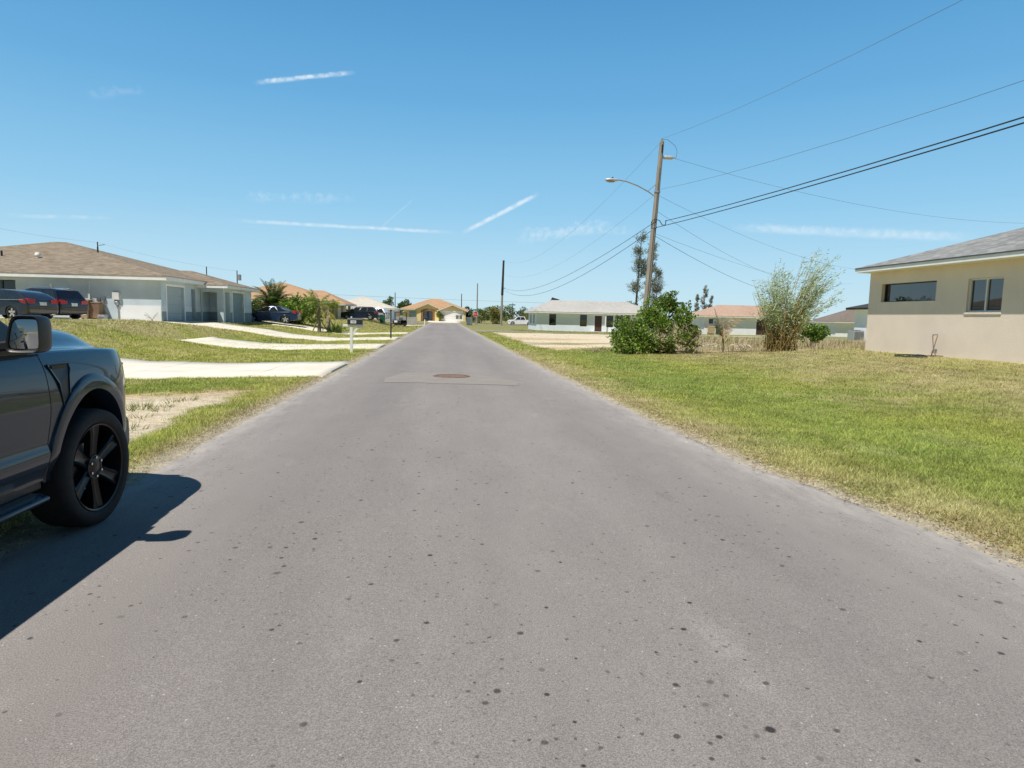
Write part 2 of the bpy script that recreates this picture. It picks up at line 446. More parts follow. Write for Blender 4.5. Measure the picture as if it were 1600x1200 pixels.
# ------------------------------------------------- ground colour and density
GREEN = np.array((.310, .335, .080)); LUSH = np.array((.205, .262, .062)); YEL = np.array((.40, .365, .125))
STRAW = np.array((.47, .40, .215)); SAND = np.array((.72, .61, .44)); OSAND = np.array((.56, .39, .20)); BROWN = np.array((.20, .15, .09))
def lerp(a, b, t): return a*(1-t[..., None])+b*t[..., None]
def ground_zone(x, y):
    """returns colour and grass density (0..1)"""
    x = np.asarray(x, float); y = np.asarray(y, float)
    n1 = fbm(x, y, .28, 5, 1); n2 = fbm(x, y, .9, 4, 2); n3 = fbm(x, y, 2.6, 3, 3); n4 = fbm(x*.6, y*1.4, .5, 4, 9)
    c = np.broadcast_to(GREEN, x.shape+(3,)).copy()
    c = lerp(c, YEL, sst(n1*.5+n2*.3+n3*.2, .42, .66)*.8)
    c = lerp(c, LUSH, sst(n4, .52, .68)*.55)
    c = lerp(c, STRAW, sst(n3*.6+n2*.4, .55, .72)*.55)
    dens = .95 - .45*sst(n3*.5+n2*.5, .52, .72)
    left = x < 0
    u = np.where(left, -2.9-x, x-edge_r(y))
    # right lawn: straw along the road, lush strip in the swale, dry towards the house
    r1 = (~left) & (y < 30)
    dry = sst(u, 1.7, .1)*(.15+1.1*n2)
    k = np.where(r1, np.clip(dry, 0, .95), 0); c = lerp(c, STRAW*1.02, k)
    lush = np.exp(-((u-(2.2+1.0*n1+.035*y))/1.25)**2)*sst(y, 3, 6)
    c = lerp(c, LUSH*1.12, np.where(r1, np.clip(lush*(.2+1.1*n2), 0, .8), 0))
    up = sst(u, 4.5, 9)*(.25+.9*n2)
    c = lerp(c, STRAW*.92, np.where(r1, np.clip(up, 0, .8), 0))
    # left lawns
    k = sst(u, 7.5, 12)*sst(n1*.5+n2*.5, .32, .56)*np.where(left & (y < 60) & (y > 10), 1, 0)
    c = lerp(c, STRAW*.95, np.clip(k, 0, .7)); c = lerp(c, BROWN*1.7, np.clip(k*sst(n3, .55, .75), 0, .45))
    k = sst(y, 36, 60)*np.where(left, 1, 0)*.55*(.5+n2); c = lerp(c, YEL*.95, np.clip(k, 0, .8))
    k = sst(u, .5, .05)*np.where(left, 1, 0); c = lerp(c, STRAW*.8, np.clip(k*(.4+n3), 0, .9))
    # bare sandy patch in the near left verge
    wob = (n2-.5)*2.0+(n3-.5)*.9
    px = -3.72-.16*np.clip(y-8, 0, 6)*0-.55*(n2-.5)
    top = 13.1+.5*(n3-.5)*2-.10*np.clip(-x-4, 0, 6)
    d = np.minimum(np.minimum(px-x, top-y), np.minimum(x+12, y-5.5+0*x))
    kd = sst(d+(n3-.5)*.5, -.05, .3)*np.where(left, 1, 0)
    c = lerp(c, SAND, kd); c = lerp(c, OSAND, kd*sst(top-y, 1.3, .2)*.8); c = lerp(c, SAND*.7, kd*sst(n3, .5, .75)*.5)
    dens = dens*(1-kd*.97)
    # sandy lot on the right
    bl = 4.55+1.7*sst(y, 40, 28)*0+1.1*(n2-.5)+.9*sst(y, 34, 29)
    br_ = np.interp(y, [29, 34, 40, 48, 58, 64], [5.2, 9.3, 12.5, 14.5, 17, 18])+1.8*(n2-.5)
    ds = np.minimum(np.minimum(x-bl, (br_-x)*.7), np.minimum((y-30.2-1.4*(n2-.5))*.7, (63.6-y)*.6))
    ks = sst(ds+(n3-.5)*.9, -.1, .5)*np.where(left, 0, 1)
    c = lerp(c, SAND*1.05, ks); c = lerp(c, OSAND*.95, ks*sst(fbm(x*.35, y, .35, 4, 21), .52, .68)*.6)
    kg = ks*sst(fbm(x*.3, y*.9, .33, 4, 31), .58, .66); c = lerp(c, YEL*.62, kg*.75)
    dens = dens*(1-ks*.97)
    # unmown lot behind the lawn
    km = sst(y, 27.3, 28.5)*sst(x, 9.5, 11.5)*(1-ks)*sst(y, 62, 48)*np.where(left, 0, 1)
    c = lerp(c, BROWN*1.75, km*.75); c = lerp(c, SAND*.8, km*sst(n2, .56, .7)*.6)
    # leaf litter at the foot of the bush
    kl = np.exp(-((x-12)/3.6)**2-((y-26.4)/.8)**2); c = lerp(c, BROWN*1.7, np.clip(kl*(.3+n3), 0, .8)); dens = dens*(1-.7*kl)
    # far ground, dull
    kf = sst(y, 58, 90); c = lerp(c, np.array((.275, .255, .125)), kf*.75)
    # sandy yards by the pink house and worn edge of the tarmac
    kp = np.exp(-((x-34)/7)**2-((y-73)/2.5)**2)+np.exp(-((x-22)/9)**2-((y-51)/1.6)**2); c = lerp(c, SAND*.95, np.clip(kp*1.6, 0, 1)*np.where(left, 0, 1))
    ke = sst(u, .16, .02); c = lerp(c, np.array((.50, .43, .35)), ke*.8)
    return c, np.clip(dens*(1-ke*.7), 0, 1)

def axis(*segs):
    out = []
    for a, b, s in segs: out += list(np.arange(a, b, s))
    return np.array(out+[segs[-1][1]])
gx = axis((-1500,-400,150), (-400,-80,25), (-80,-34,2), (-34,-12,.5), (-12,-2,.2), (-2,2.4,.55), (2.4,9,.2), (9,18,.35), (18,46,1), (46,100,3), (100,400,25), (400,1500,150))
gy = axis((-300,-20,20), (-20,2,1), (2,20,.2), (20,46,.35), (46,70,.7), (70,145,1.5), (145,400,17), (400,2400,200))
GX, GY = np.meshgrid(gx, gy)
GZ = H(GX, GY)
gc, gd = ground_zone(GX, GY)
nx, ny = len(gx), len(gy)
idx = np.arange(nx*ny).reshape(ny, nx)
F = np.stack([idx[:-1,:-1], idx[:-1,1:], idx[1:,1:], idx[1:,:-1]], -1).reshape(-1, 4)
t = NT('ground_soil'); at = t.n('ShaderNodeAttribute', attribute_name='Col'); P = t.coord()
f1 = t.noise(9, P, 6, .65); f2 = t.noise(55, P, 4, .7); f3 = t.noise(2.2, P, 5, .6)
colr = t.mix(.6, at.outputs['Color'], t.ramp(f1, [(.3, .22), (.7, .78)]), 'OVERLAY')
colr = t.mix(.55, colr, t.ramp(f2, [(.32, .15), (.68, .85)]), 'OVERLAY')
colr = t.mix(.35, colr, t.ramp(f3, [(.3, .3), (.7, .7)]), 'OVERLAY')
t.l(colr, t.p.inputs['Base Color']); t.set(Roughness=1.0); t.p.inputs['Specular IOR Level'].default_value = .05
t.bump(t.math('ADD', f1, t.math('MULTIPLY', f2, .5)), .7, .04)
ground = np_mesh('ground', np.stack([GX, GY, GZ], -1).reshape(-1, 3), F, t.m, gc.reshape(-1, 3)*.88, smooth=True)
tag(ground, kind='structure')

# --------------------------------------------------------------------- road
def asphalt(name, main=True):
    t = NT(name); P = t.coord(); at = t.n('ShaderNodeAttribute', attribute_name='Col')
    sp = t.n('ShaderNodeSeparateColor'); t.l(at.outputs['Color'], sp.inputs[0])
    edge = sp.outputs[0]
    big = t.noise(.22, t.mapping(P, (1, .35, 1)), 5, .6); mid = t.noise(1.6, t.mapping(P, (1.6, .5, 1)), 5, .62)
    col = t.ramp(big, [(.3, (.236, .213, .199)), (.7, (.300, .271, .253))])
    col = t.mix(t.ramp(mid, [(.38, 0), (.75, .5)]), col, (.325, .295, .272))
    lane = t.noise(.55, t.mapping(P, (1.3, .06, 1)), 3)
    col = t.mix(t.ramp(lane, [(.42, 0), (.68, .35)]), col, (.195, .177, .168))
    so_ = t.n('ShaderNodeSeparateXYZ'); t.l(P, so_.inputs[0])
    wob = t.math('MULTIPLY', t.math('SUBTRACT', t.noise(.35, P, 3), .5), .9)
    ph = t.math('SINE', t.math('MULTIPLY', t.math('ADD', so_.outputs[0], wob), 3.9))
    col = t.mix(t.math('MULTIPLY', t.math('MULTIPLY', t.math('ADD', ph, 1.0), .5), t.ramp(t.noise(.8, t.mapping(P, (1.5, .25, 1)), 5, .65), [(.35, .02), (.7, .22)])), col, (.165, .150, .143))
    # aggregate
    ag = t.noise(150, P, 3, .7); ag2 = t.noise(420, P, 2, .6)
    scf = t.noise(1.3, t.mapping(P, (1.2, .7, 1), loc=(9, 4, 2)), 6, .68)
    col = t.mix(t.math('MULTIPLY', t.ramp(scf, [(.60, 0), (.74, 1)]), .35), col, (.40, .365, .325))
    smd = t.noise(2.1, t.mapping(P, (1, .6, 1), loc=(2, 8, 1)), 6, .7)
    col = t.mix(t.math('MULTIPLY', t.ramp(smd, [(.62, 0), (.76, 1)]), .38), col, (.10, .09, .088))
    col = t.mix(.62, col, t.ramp(ag, [(.33, .2), (.67, .8)]), 'OVERLAY')
    col = t.mix(.45, col, t.ramp(ag2, [(.3, .2), (.7, .8)]), 'OVERLAY')
    v = t.n('ShaderNodeTexVoronoi', feature='F1', voronoi_dimensions='2D'); v.inputs['Scale'].default_value = 46; t.l(P, v.inputs['Vector'])
    vs = t.n('ShaderNodeSeparateColor'); t.l(v.outputs['Color'], vs.inputs[0])
    chip = t.math('MULTIPLY', t.math('GREATER_THAN', vs.outputs[0], .972), t.math('LESS_THAN', v.outputs['Distance'], t.math('MULTIPLY', vs.outputs[1], .22)))
    col = t.mix(t.math('MULTIPLY', chip, .65), col, (.62, .58, .5))
    # dark drops of oil and tar, in drifts
    drift = t.noise(.55, t.mapping(P, (1, .55, 1), loc=(3.1, 1.7, 0)), 3, .6)
    Pw = t.n('ShaderNodeMix', data_type='VECTOR'); Pw.inputs[0].default_value = .02
    t.l(P, Pw.inputs[4]); t.l(t.noise(7, P, 2, out='Color'), Pw.inputs[5])
    for sc, thr, rad, stren in ((6.5, .55, .15, .75), (3.2, .86, .10, .85), (13, .62, .17, .6)):
        v = t.n('ShaderNodeTexVoronoi', feature='F1', voronoi_dimensions='2D'); v.inputs['Scale'].default_value = sc; t.l(Pw.outputs[1], v.inputs['Vector'])
        vs = t.n('ShaderNodeSeparateColor'); t.l(v.outputs['Color'], vs.inputs[0])
        on = t.math('GREATER_THAN', t.math('ADD', vs.outputs[0], t.math('MULTIPLY', t.math('SUBTRACT', drift, .5), 2.6)), thr)
        r_ = t.math('MULTIPLY', vs.outputs[1], rad)
        d = t.n('ShaderNodeMapRange', interpolation_type='SMOOTHSTEP'); t.l(v.outputs['Distance'], d.inputs[0])
        t.l(r_, d.inputs[1]); t.l(t.math('MULTIPLY', r_, .45), d.inputs[2])
        k = t.math('MULTIPLY', t.math('MULTIPLY', d.outputs[0], on), t.math('MULTIPLY', t.math('ADD', .35, vs.outputs[2]), stren), clamp=True)
        col = t.mix(k, col, (.045, .040, .039))
    # dusty pale edge
    en = t.noise(3.5, t.mapping(P, (2, .6, 1)), 5, .7)
    ek = t.math('MULTIPLY', edge, t.ramp(en, [(.3, .2), (.65, 1)]))
    col = t.mix(t.math('MULTIPLY', ek, .92), col, (.50, .46, .415))
    scr = t.noise(6, t.mapping(P, (1.2, 9, 1), rot=(0, 0, .6)), 3, .7)
    col = t.mix(t.math('MULTIPLY', t.math('MULTIPLY', edge, t.ramp(scr, [(.66, 0), (.72, 1)])), .6), col, (.68, .66, .62))
    # faint cracks
    wv = t.n('ShaderNodeMix', data_type='VECTOR'); wv.inputs[0].default_value = .25; t.l(P, wv.inputs[4]); t.l(t.noise(1.1, P, 4, out='Color'), wv.inputs[5])
    cr_ = t.n('ShaderNodeTexVoronoi', feature='DISTANCE_TO_EDGE'); cr_.inputs['Scale'].default_value = .33; t.l(wv.outputs[1], cr_.inputs['Vector'])
    ck = t.math('MULTIPLY', t.math('LESS_THAN', cr_.outputs['Distance'], .0022), t.ramp(t.noise(.3, P, 2), [(.5, 0), (.6, 1)]))
    col = t.mix(t.math('MULTIPLY', ck, .12), col, (.1, .1, .1))
    t.l(col, t.p.inputs['Base Color']); t.set(Roughness=.88); t.p.inputs['Specular IOR Level'].default_value = .25
    t.bump(t.math('ADD', ag, t.math('MULTIPLY', ag2, .7)), .45, .006)
    return t.m
ASPH = asphalt('asphalt')
ry = axis((-60,-4,4), (-4,30,.12), (30,134,1.0))
el = edge_l(ry)+edge_wob(ry, 3)*np.where(ry < 60, 1, .5); er = edge_r(ry)+edge_wob(ry, 8)*np.where(ry < 60, 1, .5)
cols_t = np.array([0, .02, .07, .14, .25, .5, .75, .86, .93, .98, 1.0])
edge_v = np.array([1, .85, .22, .04, 0, 0, 0, .12, .32, .85, 1.0])
RXm = el[:, None]+(er-el)[:, None]*cols_t[None, :]
crown = .0+.012*(1-((cols_t-.5)*2)**2)
V = np.stack([RXm, np.broadcast_to(ry[:, None], RXm.shape), np.broadcast_to(crown[None], RXm.shape)], -1)
# a low skirt gives the tarmac its broken edge
skl = V[:, :1].copy(); skl[..., 2] = -.03; skr = V[:, -1:].copy(); skr[..., 2] = -.03
V = np.concatenate([skl, V, skr], 1); nr, ncol = V.shape[:2]
ev = np.concatenate([[1], edge_v, [1]])
ii = np.arange(nr*ncol).reshape(nr, ncol)
F = np.stack([ii[:-1,:-1], ii[:-1,1:], ii[1:,1:], ii[1:,:-1]], -1).reshape(-1, 4)
ecol = np.repeat(np.broadcast_to(ev[None], (nr, ncol)).reshape(-1, 1), 3, 1)
road = np_mesh('road', V.reshape(-1, 3), F, ASPH, ecol); tag(road, kind='structure')
# side street to the right and the street across the far end
def sheet(name, x0, x1, y0, y1, dz, mat, nx_=30, ny_=6, zf=None, e0=None, skirt=.08):
    xs = np.linspace(x0, x1, nx_); ys = np.linspace(y0, y1, ny_)
    X, Y = np.meshgrid(xs, ys)
    Z = (H(X, Y) if zf is None else zf(X, Y))+dz
    V = np.stack([X, Y, Z], -1)
    lo = V[:1].copy(); lo[..., 2] -= skirt; hi = V[-1:].copy(); hi[..., 2] -= skirt
    V = np.concatenate([lo, V, hi], 0); n, m_ = V.shape[:2]
    lo = V[:, :1].copy(); lo[..., 2] -= skirt; hi = V[:, -1:].copy(); hi[..., 2] -= skirt
    V = np.concatenate([lo, V, hi], 1); n, m_ = V.shape[:2]
    ii = np.arange(n*m_).reshape(n, m_)
    F = np.stack([ii[:-1,:-1], ii[:-1,1:], ii[1:,1:], ii[1:,:-1]], -1).reshape(-1, 4)
    return tag(np_mesh(name, V.reshape(-1, 3), F, mat, np.zeros((n*m_, 3))), kind='structure')
sheet('side_street', 3.0, 90, 66.5, 72.2, .035, ASPH, 60)
# curb return where the side street meets the road
mb = MB()
for sy, y0 in ((-1, 66.5), (1, 72.2)):
    pts = [(3.0, y0, .012)]+[(3.0+3*(1-math.sin(a)), y0+sy*3*(1-math.cos(a)), .012) for a in np.linspace(0, math.pi/2, 8)]
    mb.poly(pts if sy < 0 else pts[::-1])
tag(mb.build('street_corner', ASPH), kind='structure')
sheet('far_street', -70, 70, 127.5, 133, .03, ASPH, 60, zf=lambda X, Y: np.where(np.abs(X) < 4, .0, H(X, 0*Y+127)*.3))

# ------------------------------------------------------------ concrete drives
def concrete(name, base=(.80, .735, .62)):
    t = NT(name); P = t.coord()
    f = t.noise(.7, P, 6, .6); g = t.noise(12, P, 4)
    col = t.ramp(f, [(.3, tuple(x*.86 for x in base)), (.7, tuple(min(1, x*1.1) for x in base))])
    col = t.mix(t.ramp(g, [(.4, .2), (.6, 0)]), col, tuple(x*.7 for x in base))
    st = t.noise(1.8, t.mapping(P, (.4, 2.5, 1)), 5, .65)
    col = t.mix(t.ramp(st, [(.55, 0), (.8, .4)]), col, (.45, .33, .22))
    sp = t.n('ShaderNodeSeparateXYZ'); t.l(P, sp.inputs[0])
    tr_ = t.math('SINE', t.math('MULTIPLY', t.math('ADD', sp.outputs[1], t.math('MULTIPLY', t.noise(.25, P, 2), 1.6)), 4.2))
    col = t.mix(t.math('MULTIPLY', t.ramp(tr_, [(.6, 0), (1, 1)]), t.ramp(t.noise(.9, P, 5, .7), [(.4, 0), (.75, .38)])), col, tuple(x*.55 for x in base))
    blot = t.noise(3.1, P, 6, .75); col = t.mix(t.ramp(blot, [(.62, 0), (.75, .3)]), col, (.36, .30, .24))
    jx = t.math('LESS_THAN', t.math('ABSOLUTE', t.math('SUBTRACT', t.math('FRACT', t.math('DIVIDE', sp.outputs[0], 3.1)), .5)), .0045)
    col = t.mix(t.math('MULTIPLY', jx, .6), col, (.15, .13, .1))
    t.l(col, t.p.inputs['Base Color']); t.set(Roughness=.9); t.p.inputs['Specular IOR Level'].default_value = .2
    t.bump(t.noise(90, P, 3), .25, .003)
    return t.m
CONC = concrete('concrete_slab')
for i, (x0, x1, y0, y1) in enumerate(DRIVES):
    nx_ = int((x1-x0)/.3)+2
    o = sheet('driveway', x0, x1, y0, y1, .045, CONC, nx_, 5, skirt=.1)
sheet('driveway', -3.4, 3.4, 133.6, 147, .03, CONC, 6, 20)
sheet('path', -2.9, 2.9, 133.02, 133.58, .05, CONC, 6, 3, zf=lambda X, Y: 0*X)
sheet('path', -21.6, -16.9, 38.4, 39.7, .06, CONC, 14, 4)
sheet('driveway', -25, -17.4, 33.9, 39.9, .05, CONC, 20, 12)

# ---------------------------------------------- utility patch and manhole lid
t = NT('patch_tarmac'); P = t.coord()
f = t.noise(3, t.mapping(P, (.5, 1.6, 1)), 6, .65)
colr = t.ramp(f, [(.3, (.235, .208, .186)), (.7, (.325, .288, .252))])
colr = t.mix(.45, colr, t.ramp(t.noise(120, P, 3, .7), [(.33, .2), (.67, .8)]), 'OVERLAY')
t.l(colr, t.p.inputs['Base Color']); t.set(Roughness=.92); t.bump(t.noise(120, P, 3), .5, .006)
pts = [(-1.35,14.75),(-.6,14.72),(.2,14.55),(1.0,14.42),(1.66,14.32),(1.78,14.9),(1.62,15.7),(1.2,16.35),(.8,16.9),(.1,17.15),(-.5,17.25),(-1.05,17.3),(-1.2,16.6),(-1.42,15.6)]
mb = MB()
def rz_road(x, y):
    tt = (x-float(edge_l(y)))/(float(edge_r(y))-float(edge_l(y))); return .012*(1-((tt-.5)*2)**2)
for ring in (1.0,):
    cx, cy = .15, 15.9
    N = len(pts)
    rows = []
    for k in np.linspace(0, 1, 6):
        rows.append([(cx+(px-cx)*k, cy+(py-cy)*k, rz_road(cx+(px-cx)*k, cy+(py-cy)*k)+.005) for px, py in pts+pts[:1]])
    mb.grid(rows)
tag(mb.build('road_patch', t.m), kind='structure')
mh = thing('manhole_cover', 'rusty brown manhole cover set in the patched tarmac mid road', 'manhole cover', (.2, 16.35, rz_road(.2, 16.35)+.006))
RUST = plain('rusty_iron', (.215, .145, .105), .85, .2, .3, 8, .4, 60)
MB().lathe([(0, .014), (.36, .014), (.372, .008), (.372, 0)], n=40).build('lid', RUST, mh, local=True)
mb = MB().lathe([(.385, .0), (.385, .016), (.46, .014), (.47, 0)], n=40); mb.build('frame_ring', plain('ring_iron', (.2, .13, .09), .8, .2, .3, 8, .3), mh, local=True)
# -------------------------------------------------------------------- grass
GRASS = leafmat('grass_blades', .22, .6, .15)
HOUSES = [(-36, -16.4, 39.8, 56), (-17, -14.9, 45.8, 53), (15.4, 30, 8, 22.6)]
def scatter(x0, x1, y0, y1, dens, wid, hgt, lean=.5, extra=None, colmul=1.0, keep_zone=True, bias=0.0):
    n = int((x1-x0)*(y1-y0)*dens)
    x = RNG.uniform(x0, x1, n); y = RNG.uniform(y0, y1, n)
    ul = edge_l(y)-x+edge_wob(y, 3); ur = x-edge_r(y)-edge_wob(y, 8)
    u = np.maximum(ul, ur)
    c, d = ground_zone(x, y)
    k = (u > -.03+RNG.uniform(-.03, .05, n)) & (RNG.uniform(0, 1, n) < d+bias) & (dist_drive(x, y) > .0+RNG.uniform(-.05, .04, n))
    for a, b, e, f in HOUSES: k &= ~((x > a) & (x < b) & (y > e) & (y < f))
    if extra is not None: k &= extra(x, y)
    x, y, c, u = x[k], y[k], c[k], u[k]; n = len(x)
    z = H(x, y)-.012
    hh = hgt*RNG.uniform(.5, 1.25, n)*(.6+.75*fbm(x, y, 1.7, 3, 41)); ww = wid*RNG.uniform(.6, 1.4, n)
    hh *= np.where(u < .35, .6+.4*np.clip(u/.35, 0, 1), 1)
    a = RNG.uniform(0, 2*np.pi, n); b = RNG.uniform(0, 2*np.pi, n); ln = hh*lean*RNG.uniform(.2, 1.5, n)
    px, py = np.cos(a)*ww/2, np.sin(a)*ww/2
    V = np.empty((n, 3, 3))
    V[:, 0] = np.stack([x-px, y-py, z], -1); V[:, 1] = np.stack([x+px, y+py, z], -1)
    V[:, 2] = np.stack([x+np.cos(b)*ln, y+np.sin(b)*ln, z+hh], -1)
    j = RNG.uniform(.5, 1.6, (n, 1))*(.85+.55*sst(fbm(x, y, 2.9, 3, 77), .25, .75))[:, None]*1.12; c = c*j
    mixs = RNG.uniform(0, 1, n) < .14
    c[mixs] = c[mixs]*.4+STRAW*.7*RNG.uniform(.7, 1.3, (mixs.sum(), 1))
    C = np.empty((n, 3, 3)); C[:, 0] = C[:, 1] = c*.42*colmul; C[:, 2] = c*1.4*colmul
    return V.reshape(-1, 3), C.reshape(-1, 3)
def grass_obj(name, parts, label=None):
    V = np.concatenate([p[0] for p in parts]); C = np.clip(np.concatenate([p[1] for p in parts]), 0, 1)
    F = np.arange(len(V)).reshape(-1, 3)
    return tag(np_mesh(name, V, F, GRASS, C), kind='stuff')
near_r = lambda x, y: (x < 1.5*y+7)
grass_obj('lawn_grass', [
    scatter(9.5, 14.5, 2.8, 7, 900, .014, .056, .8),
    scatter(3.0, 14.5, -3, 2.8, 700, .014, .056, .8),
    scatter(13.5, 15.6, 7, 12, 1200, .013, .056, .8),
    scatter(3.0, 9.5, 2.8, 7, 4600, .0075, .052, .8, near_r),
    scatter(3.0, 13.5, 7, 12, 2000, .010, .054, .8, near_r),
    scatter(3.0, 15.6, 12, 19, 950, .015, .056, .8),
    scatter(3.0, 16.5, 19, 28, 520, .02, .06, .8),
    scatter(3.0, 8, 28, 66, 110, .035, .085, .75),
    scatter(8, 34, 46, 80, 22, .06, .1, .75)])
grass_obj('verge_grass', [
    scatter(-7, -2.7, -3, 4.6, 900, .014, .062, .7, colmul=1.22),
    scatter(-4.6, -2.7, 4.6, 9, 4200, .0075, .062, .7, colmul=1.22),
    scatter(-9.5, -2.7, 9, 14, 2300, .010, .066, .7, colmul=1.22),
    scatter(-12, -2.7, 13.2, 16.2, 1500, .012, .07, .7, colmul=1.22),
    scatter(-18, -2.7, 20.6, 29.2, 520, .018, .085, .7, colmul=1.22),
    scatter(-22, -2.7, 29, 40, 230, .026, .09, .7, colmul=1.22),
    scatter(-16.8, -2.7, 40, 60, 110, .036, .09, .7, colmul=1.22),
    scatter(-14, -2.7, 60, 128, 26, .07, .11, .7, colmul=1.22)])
# tall dry weeds on the unmown lot
def dry(x0, x1, y0, y1, n, h):
    x = RNG.uniform(x0, x1, n); y = RNG.uniform(y0, y1, n)
    k = (fbm(x, y, .45, 3, 51) > .46) & (y > 27.6+.6*np.sin(x*.9)) & (np.hypot(x-9.4, y-28.2) > 1.2) & (np.hypot((x-12.5)*.8, y-27.4) > 1.0); x, y = x[k], y[k]; n = len(x)
    z = H(x, y); hh = h*RNG.uniform(.35, 1.2, n)*(.4+.9*fbm(x, y, .6, 3, 61)); ww = RNG.uniform(.012, .035, n)
    a = RNG.uniform(0, 6.28, n); V = np.empty((n, 3, 3)); dx = hh*RNG.normal(.12, .22, n); dy = hh*RNG.normal(0, .2, n)
    V[:, 0] = np.stack([x-np.cos(a)*ww, y-np.sin(a)*ww, z-.02], -1); V[:, 1] = np.stack([x+np.cos(a)*ww, y+np.sin(a)*ww, z-.02], -1)
    V[:, 2] = np.stack([x+dx, y+dy, z+hh], -1)
    c = np.where((RNG.uniform(0, 1, n) < .3)[:, None], np.array((.24, .25, .07)), np.array((.55, .44, .29)))*RNG.uniform(.6, 1.3, (n, 1))
    C = np.repeat(c[:, None], 3, 1); C[:, 2] *= 1.15
    return V.reshape(-1, 3), C.reshape(-1, 3)
grass_obj('dry_weeds', [dry(10.5, 21, 27.4, 40, 3200, .24), dry(16, 34, 28, 48, 5000, .5)])
# sparse weeds on the bare patch by the near verge
def weeds(n, x0, x1, y0, y1):
    Vs, Cs = [], []
    for i in range(n):
        cx, cy = random.uniform(x0, x1), random.uniform(y0, y1); k = 26
        a = RNG.uniform(0, 6.28, k); r_ = RNG.uniform(.0, .2, k); x = cx+np.cos(a)*r_; y = cy+np.sin(a)*r_; z = H(x, y)
        hh = RNG.uniform(.03, .13, k); b = RNG.uniform(0, 6.28, k); V = np.empty((k, 3, 3)); wd = .006
        V[:, 0] = np.stack([x-wd*np.cos(b), y-wd*np.sin(b), z], -1); V[:, 1] = np.stack([x+wd*np.cos(b), y+wd*np.sin(b), z], -1)
        V[:, 2] = np.stack([x+np.cos(a)*hh*.8, y+np.sin(a)*hh*.8, z+hh], -1)
        c = np.array((.2, .23, .06))*RNG.uniform(.6, 1.5, (k, 1)); C = np.repeat(c[:, None], 3, 1)
        Vs.append(V.reshape(-1, 3)); Cs.append(C.reshape(-1, 3))
    return np.concatenate(Vs), np.concatenate(Cs)
grass_obj('weed_sprigs', [weeds(9, -5.0, -4.2, 10.4, 11.8), weeds(7, -6.5, -4.0, 8.6, 12.4)])

# dead leaves and clippings lying along both road edges
def litter(n, side, y0, y1):
    y = RNG.uniform(y0, y1, n)**1.0; u = RNG.normal(.20, .15, n)
    x = np.where(side > 0, edge_r(y)+edge_wob(y, 8)+u, edge_l(y)+edge_wob(y, 3)-u); k = dist_drive(x, y) > .05; x, y, u = x[k], y[k], u[k]; n = len(x)
    z = np.where(u > 0, H(x, y), .006)+RNG.uniform(.003, .012, n); a = RNG.uniform(0, 6.28, n); L = RNG.uniform(.012, .042, n); w_ = RNG.uniform(.003, .008, n)
    V = np.empty((n, 3, 3)); dx, dy = np.cos(a), np.sin(a)
    V[:, 0] = np.stack([x-dy*w_, y+dx*w_, z], -1); V[:, 1] = np.stack([x+dy*w_, y-dx*w_, z+RNG.uniform(0, .012, n)], -1); V[:, 2] = np.stack([x+dx*L, y+dy*L, z+RNG.uniform(-.002, .02, n)], -1)
    c = np.array([(.42, .28, .14), (.52, .43, .26), (.26, .16, .08), (.58, .50, .36)])[RNG.integers(0, 4, n)]*RNG.uniform(.6, 1.2, (n, 1))
    return V.reshape(-1, 3), np.repeat(c, 3, 0)
grass_obj('leaf_litter', [litter(4200, 1, 3, 12), litter(3000, 1, 12, 28), litter(2400, -1, 5, 15.8), litter(1500, -1, 20.8, 52)])
# ------------------------------------------------------------------ houses
WHITE = plain('white_trim', (.90, .89, .87), .6, var=.06)
GALV = plain('galvanised', (.45, .46, .47), .45, .7, .15, 6)
GLASS = glassmat('window_glass', (.015, .02, .026), .02, 2.0)
DARK = plain('dark_void', (.012, .012, .014), .8)
BLACKP = plain('black_plastic', (.018, .018, .02), .5)
ALU = plain('bronze_frame', (.045, .04, .035), .45, .3)
WFRAME = plain('white_frame', (.72, .72, .70), .5, var=.04)

def wall_cells(mb, o, u, n, L, z0, z1, ops, depth=.16):
    """front wall with real openings. o origin (x,y), u along, n outward; ops: (a0,a1,b0,b1) along / height"""
    u = Vector((*u, 0)); n = Vector((*n, 0)); o = Vector((*o, 0))
    A = sorted({0, L, *[v for q in ops for v in q[:2]]}); B = sorted({z0, z1, *[v for q in ops for v in q[2:4]]})
    P = lambda a, z, d=0: o+u*a-n*d+Vector((0, 0, z))
    for i in range(len(A)-1):
        for j in range(len(B)-1):
            am, bm = (A[i]+A[i+1])/2, (B[j]+B[j+1])/2
            if any(q[0] < am < q[1] and q[2] < bm < q[3] for q in ops): continue
            mb.poly([P(A[i], B[j]), P(A[i+1], B[j]), P(A[i+1], B[j+1]), P(A[i], B[j+1])])
    for a0, a1, b0, b1 in ops:
        for q in (((a0,b0),(a0,b1)), ((a0,b1),(a1,b1)), ((a1,b1),(a1,b0)), ((a1,b0),(a0,b0))):
            mb.poly([P(*q[0]), P(*q[1]), P(*q[1], depth), P(*q[0], depth)])
    return P

